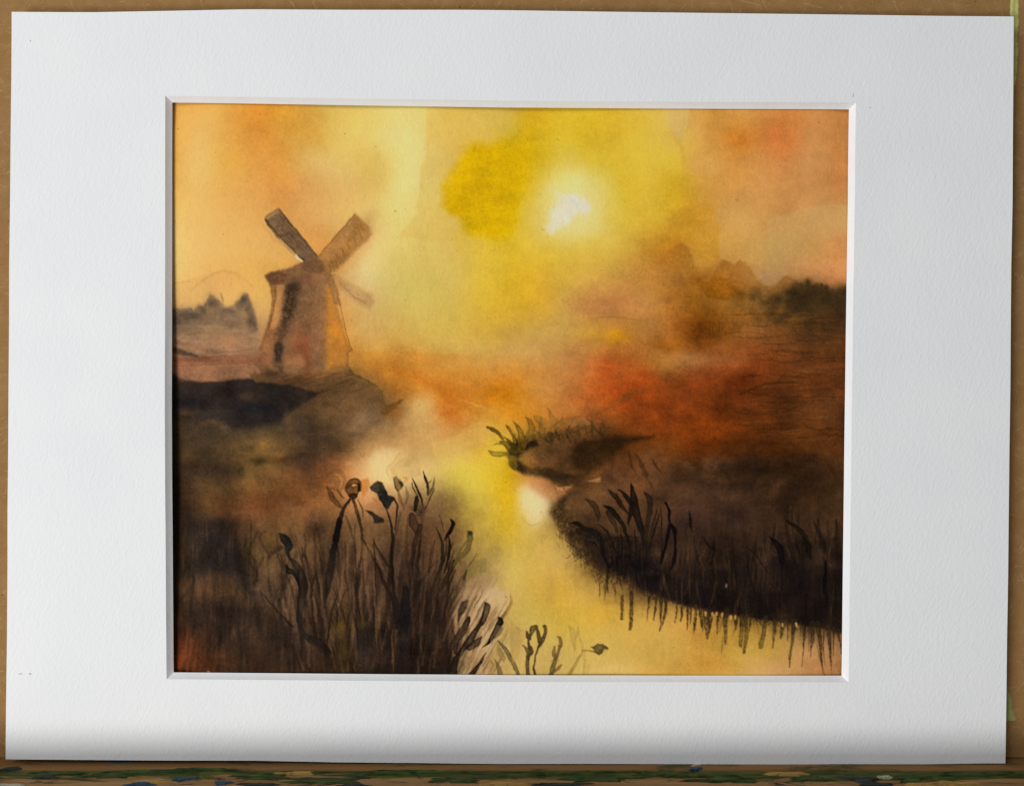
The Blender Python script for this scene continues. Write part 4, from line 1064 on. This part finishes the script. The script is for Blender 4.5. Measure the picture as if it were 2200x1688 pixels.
    for pts, w, c, a in (
        ([(75, 150), (110, 118), (165, 110), (200, 150), (195, 210), (170, 250)], [20, 30, 34, 26, 20, 14], (104, 72, 46), .5),
        ([(100, 180), (125, 160), (150, 190), (140, 230), (110, 225)], [30, 50, 50, 40, 20], (108, 76, 48), .6),
        ([(80, 220), (110, 290), (150, 340), (190, 370)], [20, 34, 30, 14], (88, 58, 36), .6),
        ([(150, 240), (175, 280), (195, 300)], 16, ring, .6),
        ([(225, 220), (240, 190), (275, 178), (305, 195), (310, 240)], [24, 34, 40, 34, 24], (84, 56, 30), .8),
        ([(232, 230), (260, 260), (285, 235)], [50, 60, 44], (86, 60, 34), .75),
        ([(300, 195), (308, 225), (300, 250)], [10, 18, 10], (26, 22, 20), .9),
        ([(250, 285), (270, 285), (285, 280)], [30, 40, 20], (44, 34, 28), .75),
        ([(240, 310), (205, 365), (180, 430), (160, 500), (140, 600), (115, 720), (90, 860), (68, 1010)], [16, 20, 26, 40, 40, 34, 40, 10], (42, 33, 31), .8),
        ([(165, 460), (150, 560), (130, 650)], [26, 40, 26], (24, 23, 27), .8),
        ([(195, 350), (225, 330), (250, 310)], 12, (70, 50, 36), .6),
        ([(265, 310), (300, 430), (328, 560), (325, 700), (300, 860), (285, 1060)], [22, 20, 16, 14, 18, 14], (60, 45, 34), .7),
        ([(300, 310), (330, 380), (338, 440)], 12, (66, 48, 34), .6),
        ([(215, 430), (240, 510), (260, 590)], 18, (70, 50, 38), .5),
        ([(335, 600), (400, 700), (440, 790), (480, 900), (540, 1010), (580, 1100)], [10, 18, 20, 18, 22, 26], (46, 36, 32), .75),
        ([(372, 640), (430, 730), (500, 850)], [24, 34, 14], (132, 98, 60), .5),
        ([(415, 610), (470, 720), (530, 820), (552, 960)], [8, 14, 14, 10], (56, 42, 33), .75),
        ([(180, 840), (150, 1000), (100, 1150), (75, 1340)], 9, (50, 38, 32), .75),
        ([(215, 950), (165, 1090), (142, 1260), (145, 1420)], 12, (48, 37, 32), .7),
        ([(262, 1000), (238, 1150), (205, 1290)], 8, (50, 38, 32), .7),
        ([(5, 870), (25, 1000), (32, 1110)], 8, (50, 38, 32), .7),
        ([(320, 830), (300, 960), (290, 1120)], 22, (44, 34, 32), .55),
        ([(500, 370), (525, 440), (545, 540), (552, 640), (545, 760), (550, 900), (565, 1020), (600, 1120)], [8, 10, 14, 24, 16, 14, 24, 40], (38, 31, 28), .8),
        ([(545, 640), (550, 700), (545, 740)], [18, 26, 16], (30, 26, 26), .7),
        ([(555, 305), (580, 350), (580, 440), (566, 530)], [10, 14, 10, 6], (46, 36, 30), .75),
        ([(650, 220), (658, 290), (640, 350)], [8, 24, 14], (100, 78, 56), .6),
        ([(590, 245), (610, 320), (632, 380)], [18, 24, 12], (92, 70, 48), .65),
        ([(770, 105), (790, 160), (803, 220), (800, 275)], [3, 16, 18, 6], (50, 43, 33), .9),
        ([(693, 155), (720, 220), (750, 290), (772, 370)], [3, 12, 14, 5], (46, 38, 30), .85),
        ([(690, 190), (702, 240), (735, 295)], 9, (60, 48, 36), .7),
        ([(852, 150), (842, 215), (805, 275)], [3, 14, 16], (84, 68, 46), .65),
        ([(850, 230), (815, 310), (780, 390)], 12, (66, 50, 38), .65),
        ([(790, 200), (815, 190), (830, 170)], 8, (60, 48, 36), .6),
        ([(722, 295), (722, 330), (710, 390)], [18, 28, 18], (38, 30, 28), .8),
        ([(690, 430), (700, 480), (720, 540)], [40, 60, 30], (58, 42, 36), .6),
        ([(745, 500), (720, 590), (700, 720), (692, 860)], [30, 26, 16, 8], (56, 40, 32), .65),
        ([(640, 950), (642, 1080), (628, 1250), (620, 1400)], [36, 64, 52, 30], (26, 26, 31), .75),
        ([(560, 1050), (580, 1150), (575, 1240)], [20, 44, 14], (32, 28, 30), .7),
        ([(740, 900), (700, 1030), (660, 1180)], 30, (44, 33, 30), .5),
        ([(885, 420), (905, 490), (925, 555)], 6, (60, 46, 34), .7),
        ([(972, 458), (985, 485), (970, 525), (945, 570), (922, 612)], [10, 26, 24, 16, 4], (14, 13, 16), .97),
        ([(955, 580), (962, 650), (950, 740), (922, 840)], [8, 20, 16, 8], (34, 30, 25), .9),
        ([(862, 515), (897, 590), (908, 650), (905, 770)], [4, 14, 16, 22], (52, 44, 29), .88),
        ([(940, 600), (930, 700), (905, 800), (870, 850)], 10, (46, 37, 29), .8),
        ([(905, 760), (872, 850), (835, 960), (820, 1090)], [20, 22, 18, 8], (54, 41, 32), .7),
        ([(995, 760), (945, 870), (895, 970)], [30, 30, 24], (66, 50, 36), .65),
        ([(1072, 840), (1058, 920), (1010, 1010)], [10, 24, 10], (84, 66, 46), .65),
        ([(1020, 940), (1000, 1020), (975, 1100)], 14, (84, 64, 46), .5),
        ([(1100, 1165), (1060, 1250), (1008, 1330), (1000, 1420)], [20, 50, 44, 20], (54, 41, 36), .75),
        ([(1215, 1055), (1232, 1090), (1205, 1170), (1160, 1240), (1110, 1320), (1050, 1400), (1000, 1480), (985, 1580)], [8, 40, 40, 26, 50, 30, 36, 50], (38, 31, 29), .87),
        ([(1190, 1300), (1150, 1350), (1100, 1380)], [10, 46, 30], (50, 39, 34), .7),
        ([(1312, 1165), (1325, 1190), (1290, 1260), (1250, 1330), (1200, 1375)], [14, 40, 34, 22, 4], (13, 13, 17), .97),
        ([(1225, 1415), (1180, 1490), (1130, 1560), (1090, 1610)], [4, 20, 34, 44], (28, 24, 24), .92),
        ([(1308, 1325), (1370, 1400), (1420, 1490), (1465, 1600)], [10, 34, 32, 26], (92, 79, 50), .88),
        ([(1285, 1460), (1318, 1530), (1330, 1610)], [6, 34, 36], (88, 74, 52), .85),
        ([(1270, 1290), (1260, 1340)], 26, (104, 88, 62), .6),
        ([(1400, 1000), (1402, 1060), (1368, 1140)], [10, 24, 14], (160, 120, 68), .75),
        ([(1260, 1540), (1280, 1500), (1250, 1470)], 20, (120, 100, 72), .6)):
        stroke(pts, w, c, a, 1.3, F2)
    poly([(385, 218), (408, 196), (440, 174), (472, 184), (486, 215), (505, 248), (516, 280), (552, 290), (572, 312), (550, 326), (532, 348), (520, 377), (500, 376), (480, 345), (456, 312), (438, 268), (395, 248)], (30, 31, 33), .93, 1.5, F2, mott=.15)
    poly([(385, 218), (408, 196), (445, 178), (455, 220), (440, 262), (398, 248)], (74, 68, 52), .7, 2, F2)
    blob(450, 210, 30, 20, (96, 86, 64), .4, F=F2)
    poly([(348, 386), (400, 394), (452, 436), (486, 450), (492, 478), (414, 482), (404, 440), (372, 412)], (38, 35, 34), .9, 1.4, F2, mott=.2)
    poly([(553, 150), (574, 140), (606, 165), (632, 206), (618, 232), (592, 252), (570, 232), (555, 190)], (84, 66, 42), .7, 1.6, F2)
    poly([(594, 172), (616, 186), (632, 206), (614, 228), (600, 200)], (26, 24, 22), .85, 1.6, F2)
    stroke([(556, 160), (566, 220), (586, 250)], 9, (46, 36, 28), .7, 1.2, F2)
    poly([(320, 170), (370, 150), (385, 200), (360, 280), (330, 300), (318, 240)], (176, 106, 44), .65, 3, F2)
    poly([(345, 265), (385, 245), (420, 275), (430, 310), (390, 330), (350, 350)], (206, 150, 100), .7, 3, F2)
    stroke([(410, 300), (440, 330), (440, 360)], 24, (168, 98, 50), .6, 3, F2)
    stroke([(625, 150), (650, 165), (630, 185)], 24, (196, 128, 58), .7, 3, F2)
    poly([(1092, 534), (1127, 540), (1131, 592), (1110, 682), (1062, 730), (1012, 762), (985, 800), (1000, 735), (1040, 662), (1082, 602)], (92, 80, 45), .85, 1.4, F2, rim=.2)
    stroke([(1080, 640), (1050, 690)], 8, (150, 126, 70), .7, 1, F2)
    stroke([(1100, 540), (1122, 556)], 24, (62, 60, 38), .7, 1.4, F2)
    poly([(1085, 805), (1150, 750), (1226, 733), (1229, 822), (1190, 852), (1170, 826), (1130, 862), (1080, 882)], (126, 110, 60), .72, 2, F2, rim=.15)
    poly([(1040, 1050), (1102, 1034), (1086, 1092), (1040, 1160), (1014, 1214), (1020, 1100)], (48, 41, 35), .85, 2.6, F2)
    poly([(1300, 1215), (1350, 1230), (1335, 1275), (1290, 1310), (1270, 1290)], (96, 80, 58), .75, 2, F2)
    poly([(1215, 1075), (1246, 1090), (1244, 1130), (1205, 1180)], (104, 84, 60), .6, 2, F2)
    poly([(1240, 960), (1290, 930), (1375, 990), (1390, 1030), (1340, 1090), (1290, 1110), (1230, 1060), (1215, 1000)], (206, 174, 126), .5, 9, F2, mott=.5)
    poly([(1060, 900), (1180, 860), (1280, 920), (1210, 1000), (1100, 1020), (1020, 1010)], (168, 136, 96), .5, 8, F2)
    for k in range(24):
        x = 1020 + (k * 61) % 300
        y = 900 + (k * 97) % 600
        stroke([(x + 40, y), (x, y + 80)], 10, (206, 174, 128) if k % 2 else (132, 100, 70), .35, 1.6, F2)
    for k in range(150):
        x = 20 + (k * 137) % 960
        y = 560 + (k * 211) % 900
        dx = (x - 500) * .05
        stroke([(x + dx, y), (x, y + 60), (x - dx, y + 120 + (k * 13) % 60)], 5 + k % 5, (40, 30, 27) if k % 3 else (122, 92, 66), .55 if k % 3 else .4, 1.3, F2)
    blob(160, 1230, 36, 46, (112, 92, 22), .4, F=F2)
    blob(205, 1420, 40, 110, (82, 68, 26), .45, F=F2)
    blob(330, 1200, 36, 30, (96, 76, 30), .4, F=F2)
    blob(340, 1390, 50, 130, (30, 31, 35), .75, F=F2)
    r9 = np.random.default_rng(41)
    for _ in range(70):                        # lifted and re-wetted patches between the stems
        x, y = r9.uniform(375, 960), r9.uniform(1090, 1440)
        q = (y - 1090) / 350
        if r9.random() < .55:
            blob(x, y, r9.uniform(8, 30), r9.uniform(14, 46), (124 - 40 * q, 95 - 32 * q, 66 - 18 * q), r9.uniform(.15, .4), r9.normal(0, .25), mott=.8, dry=.6)
        else:
            blob(x, y, r9.uniform(8, 26), r9.uniform(14, 46), (42 - 8 * q, 32 - 6 * q, 29), r9.uniform(.25, .5), r9.normal(0, .25), mott=.8, dry=.4)
    for _ in range(60):
        x, y = r9.uniform(380, 640), r9.uniform(1130, 1400)
        ln = r9.uniform(40, 150)
        stroke([(x, y + ln), (x + r9.normal(0, 8), y + ln * .45), (x + r9.normal(0, 16), y)], [6, r9.uniform(5, 12), 2], (38, 31, 29), r9.uniform(.2, .5), 3, mott=.6, dry=.3)
    # far left foreground
    poly([(200, 400), (330, 380), (560, 420), (570, 600), (600, 680), (650, 780), (685, 1000), (640, 965), (590, 900), (560, 820), (470, 790), (380, 830), (260, 850), (150, 830), (120, 760), (220, 700), (215, 550)], (46, 40, 40), .55, 16, F1, mott=.8, rag=.8)
    for pts, w, c, a in (
        ([(912, 508), (950, 550), (985, 600), (975, 645), (985, 700)], [6, 56, 46, 26, 10], (30, 31, 33), .9),
        ([(860, 660), (900, 620), (940, 610)], 40, (52, 42, 30), .5),
        ([(830, 700), (850, 640)], 30, (50, 40, 30), .4),
        ([(915, 660), (945, 740), (980, 780)], 8, (52, 42, 34), .7),
        ([(985, 690), (1030, 740), (1072, 810), (1092, 900), (1078, 1050), (1060, 1150), (1075, 1230), (1120, 1290), (1200, 1350), (1285, 1425)], [10, 40, 50, 54, 44, 36, 36, 34, 26, 6], (46, 40, 38), .75),
        ([(1060, 780), (1060, 860), (1055, 1000), (1050, 1180)], [10, 16, 14, 8], (32, 28, 28), .6),
        ([(965, 748), (985, 790), (1015, 800), (1045, 860), (1060, 930)], [14, 36, 26, 22, 8], (27, 26, 29), .85),
        ([(265, 850), (230, 930), (180, 990), (128, 1050)], [24, 22, 20, 16], (54, 46, 40), .7),
        ([(130, 870), (170, 810), (230, 760)], 18, (44, 38, 36), .6),
        ([(760, 940), (850, 1040), (950, 1150), (1010, 1210)], [4, 8, 10, 14], (44, 36, 32), .8),
        ([(850, 1060), (800, 1130), (770, 1230)], 6, (60, 46, 36), .5),
        ([(1195, 790), (1160, 900), (1155, 1050), (1182, 1240), (1205, 1310)], [8, 14, 16, 12, 6], (54, 42, 36), .7),
        ([(1200, 840), (1215, 950), (1222, 1020)], 8, (54, 42, 36), .7),
        ([(1330, 1040), (1292, 1180), (1270, 1350)], 14, (50, 40, 34), .7),
        ([(1080, 620), (1085, 680), (1080, 720)], 8, (54, 42, 34), .7),
        ([(1315, 630), (1295, 800), (1262, 990)], [40, 56, 20], (42, 36, 35), .6),
        ([(1150, 1290), (1220, 1330), (1290, 1400)], [30, 40, 20], (38, 33, 34), .55),
        ([(700, 420), (690, 600), (700, 740)], 14, (60, 46, 34), .4),
        ([(560, 560), (610, 700), (640, 850)], [30, 50, 30], (46, 38, 36), .5)):
        stroke(pts, w, c, a, 1.7, F1)
    for x, y, rx, ry, c, a in ((500, 950, 130, 80, (92, 68, 50), .55), (300, 1150, 110, 70, (52, 41, 38), .6), (500, 1180, 110, 60, (54, 43, 38), .55), (830, 1300, 80, 70, (48, 40, 36), .55), (980, 1280, 90, 60, (50, 40, 38), .55), (830, 800, 60, 60, (108, 84, 60), .5), (720, 930, 40, 30, (112, 86, 70), .4), (680, 620, 40, 60, (74, 62, 30), .5), (860, 540, 60, 50, (96, 76, 36), .5), (200, 950, 50, 60, (88, 64, 44), .4), (1160, 560, 80, 80, (104, 76, 48), .4), (900, 1450, 60, 80, (72, 56, 42), .4), (620, 1330, 90, 80, (62, 48, 38), .4), (1040, 1450, 120, 60, (50, 41, 38), .5), (1200, 700, 60, 90, (100, 74, 50), .35)):
        blob(x, y, rx, ry, c, a, F=F1)
    for k in range(26):
        x = 130 + (k * 47) % 300
        y = 1230 + (k * 71) % 180 + max(0, x - 220) * .5
        stroke([(x + 8, y), (x + 2, y + 90), (x - 6, y + 190)], [6, 22, 14], (116, 60, 34) if k % 3 else (66, 43, 31), .34, 3, F1)
    blob(170, 1480, 60, 90, (112, 60, 36), .4, F=F1)
    blob(480, 1440, 50, 40, (96, 58, 38), .4, F=F1)
    stroke([(370, 1552), (388, 1560)], [14, 20, 12], (206, 140, 100), .85, 1.2, F1)
    for k in range(120):
        x = 130 + (k * 173) % 1180
        y = 380 + (k * 269) % 1050
        stroke([(x, y), (x + 5 - k % 11, y + 60), (x + 8 - k % 17, y + 130)], 6 + k % 6, (40, 33, 31) if k % 2 else (112, 86, 62), .24, 3, F1)
    # ---- pale flower stems on the water's edge
    G = (84, 69, 44)
    poly([(410, 1158), (468, 1218), (492, 1320), (472, 1420), (432, 1490), (412, 1400), (400, 1300)], (172, 142, 78), .55, 1.6, F3, rim=.35)
    poly([(470, 1215), (520, 1240), (520, 1300), (490, 1330)], (180, 146, 78), .4, 1.6, F3, rim=.3)
    stroke([(408, 1160), (370, 1260), (335, 1320)], [4, 14, 10], (170, 128, 72), .6, 1.4, F3)
    poly([(310, 1330), (345, 1380), (378, 1440), (360, 1480), (330, 1450), (305, 1410)], (126, 108, 66), .7, 1.6, F3)
    for pts, w, c, a in (
        ([(540, 1600), (537, 1480), (548, 1380), (546, 1305)], [22, 24, 24, 12], G, .9),
        ([(604, 1212), (580, 1225), (568, 1255), (552, 1295)], [26, 40, 26, 14], G, .88),
        ([(532, 1245), (540, 1280), (556, 1300)], [12, 28, 20], G, .88),
        ([(498, 1345), (528, 1380), (545, 1425)], [12, 34, 24], (92, 76, 48), .88),
        ([(562, 1360), (568, 1400), (545, 1435)], [14, 26, 16], G, .85),
        ([(600, 1600), (586, 1520), (600, 1430), (626, 1350)], [16, 11, 10, 14], G, .9),
        ([(586, 1500), (590, 1560)], [8, 16, 14], G, .85),
        ([(610, 1228), (622, 1285), (634, 1335)], [16, 30, 24], G, .9),
        ([(655, 1206), (668, 1212), (670, 1262), (652, 1310), (622, 1365)], [14, 26, 24, 28, 16], G, .9),
        ([(704, 1600), (728, 1520), (752, 1450), (772, 1390), (787, 1340), (778, 1295), (758, 1282)], [36, 38, 22, 24, 24, 22, 6], (98, 80, 48), .9),
        ([(742, 1355), (734, 1405), (746, 1450)], [12, 34, 26], (104, 84, 50), .85),
        ([(768, 1345), (790, 1360)], 14, (98, 80, 48), .8),
        ([(720, 1470), (745, 1455), (770, 1465)], 10, (98, 80, 48), .8),
        ([(790, 1494), (765, 1525), (720, 1560)], [12, 24, 24], (104, 84, 50), .88),
        ([(835, 1610), (890, 1500), (952, 1396)], [34, 24, 12], (146, 120, 62), .72),
        ([(948, 1390), (985, 1392), (1030, 1390)], [16, 12, 18], (132, 110, 58), .75),
        ([(962, 1400), (966, 1480), (962, 1570)], [14, 24, 16], (168, 138, 72), .5),
        ([(1000, 1490), (985, 1570)], 20, (170, 138, 74), .4),
        ([(838, 1196), (868, 1240), (885, 1310), (892, 1390)], [6, 44, 44, 10], (166, 140, 72), .6),
        ([(922, 1214), (915, 1260), (892, 1310)], [12, 30, 10], (164, 138, 72), .6),
        ([(925, 1275), (945, 1340), (955, 1390)], [8, 14, 12], (168, 140, 74), .5)):
        stroke(pts, w, c, a, 1.1, F3, rim=.2)
    poly([(1008, 1358), (1035, 1356), (1062, 1338), (1108, 1338), (1142, 1372), (1136, 1382), (1112, 1376), (1102, 1410), (1076, 1422), (1050, 1408), (1030, 1400), (1036, 1378)], (86, 76, 44), .93, 1.2, F3, rim=.1)


    # pigment grain: bites harder where the paint is thick
    lum = np.clip(img.mean(2, keepdims=True) / 255, 0, 1)
    dk = np.clip((.62 - lum) / .5, 0, 1)
    g = fbm(3.4, 8, 2, .8)[..., None]
    low = np.clip((VV - 1060) / 90, 0, 1)[..., None]
    str_ = fbm(20, 15, 4, .6, .35, 2.6)[..., None] * low + fbm(26, 16, 4, .6, 1.6, .7)[..., None] * (1 - low)
    clump = fbm(46, 17, 5, .62)[..., None]
    img = img * (1 + g * (.03 + .17 * dk) + str_ * .22 * dk + clump * (.03 + .34 * dk))
    fib = fbm(9, 12, 3, .6, .5, 1.4)[..., None]
    img = img * (1 + fib * .022)
    m_ = img.mean(2, keepdims=True)
    img = m_ + (img - m_) * (1.02 + .10 * dk) * np.array([1.0, 1.0, 1.0])
    img = img * (1 + dk * np.array([.05, .0, -.12])) * (1 - .17 * np.clip((.34 - lum) / .2, 0, 1))                # clean, clear washes
    img = img * (1.0 + .035 * np.clip((lum - .4) * 3, 0, 1))
    sp = np.random.default_rng(3)
    for _ in range(150):                     # specks and fibres caught in the paint
        x, y = sp.uniform(CX0, CX1), sp.uniform(CY0, CY1)
        r = sp.choice([1.0, 1.3, 1.8], p=[.6, .3, .1])
        stroke([(x, y), (x + sp.normal(0, 1.6), y + sp.normal(0, 1.6))], [r, r * 1.3, r], (96, 72, 34), .55, .7, mott=0, dry=0, rim=0)
    return np.clip(img / 255.0, 0, 1)

# ------------------------------------------------------------------ the painting: one cockled sheet behind the window
rgb = sheet_colours()
lin = np.where(rgb <= .04045, rgb / 12.92, ((rgb + .055) / 1.055) ** 2.4) / E0
lin = np.clip(lin, 0.004, .9)
uu = CX0 + (np.arange(CW) + .5) / CK
vv = CY0 + (np.arange(CH) + .5) / CK
GU, GV = np.meshgrid(uu, vv)
YS = T + .00035
sag = .0030 * np.exp(-((GU - 352) / 70) ** 2) * np.exp(-((GV - 1060) / 330) ** 2)
sag += .0010 * np.exp(-((GU - 352) / 50) ** 2)
sag += .0011 * np.exp(-((GV - 215) / 40) ** 2) * (.35 + np.exp(-((GU - 1180) / 170) ** 2) + .5 * np.exp(-((GU - 760) / 90) ** 2))
sag += .0006 * np.exp(-((GV - 1460) / 40) ** 2) * (.6 + .5 * np.sin(GU / 90))
sag += .0004 * np.exp(-((GU - 1830) / 40) ** 2) * (1 + np.sin(GV / 120))
sag += .00025 * fbm(400, 77, 2)
kf = (D + YS) / D
XX = (GU - U0) * S * kf
ZZ = (V0 - GV) * S * kf
p0 = np.array((0.0, YS, float(ZZ[-1, 0])))
co = np.stack([XX, YS + np.maximum(sag, -.0002), ZZ], -1).reshape(-1, 3) - p0
me = bpy.data.meshes.new('watercolour_painting')
nv = CW * CH
me.vertices.add(nv)
me.vertices.foreach_set('co', co.astype(np.float32).ravel())
ii = (np.arange(CH - 1)[:, None] * CW + np.arange(CW - 1)[None, :]).ravel()
quads = np.stack([ii, ii + CW, ii + CW + 1, ii + 1], 1).astype(np.int32)
nf = len(quads)
me.loops.add(nf * 4)
me.loops.foreach_set('vertex_index', quads.ravel())
me.polygons.add(nf)
me.polygons.foreach_set('loop_start', np.arange(0, nf * 4, 4, dtype=np.int32))
me.polygons.foreach_set('use_smooth', np.ones(nf, bool))
me.update()
at = me.color_attributes.new('pigment', 'FLOAT_COLOR', 'POINT')
at.data.foreach_set('color', np.concatenate([lin.reshape(-1, 3), np.ones((nv, 1))], 1).astype(np.float32).ravel())
me.materials.append(sheet_paint())
painting = bpy.data.objects.new('watercolour_painting', me)
painting.location = tuple(p0)
col.objects.link(painting)
tag(painting, 'watercolour of a windmill beside a misty river under a yellow sunset sky', 'painting')
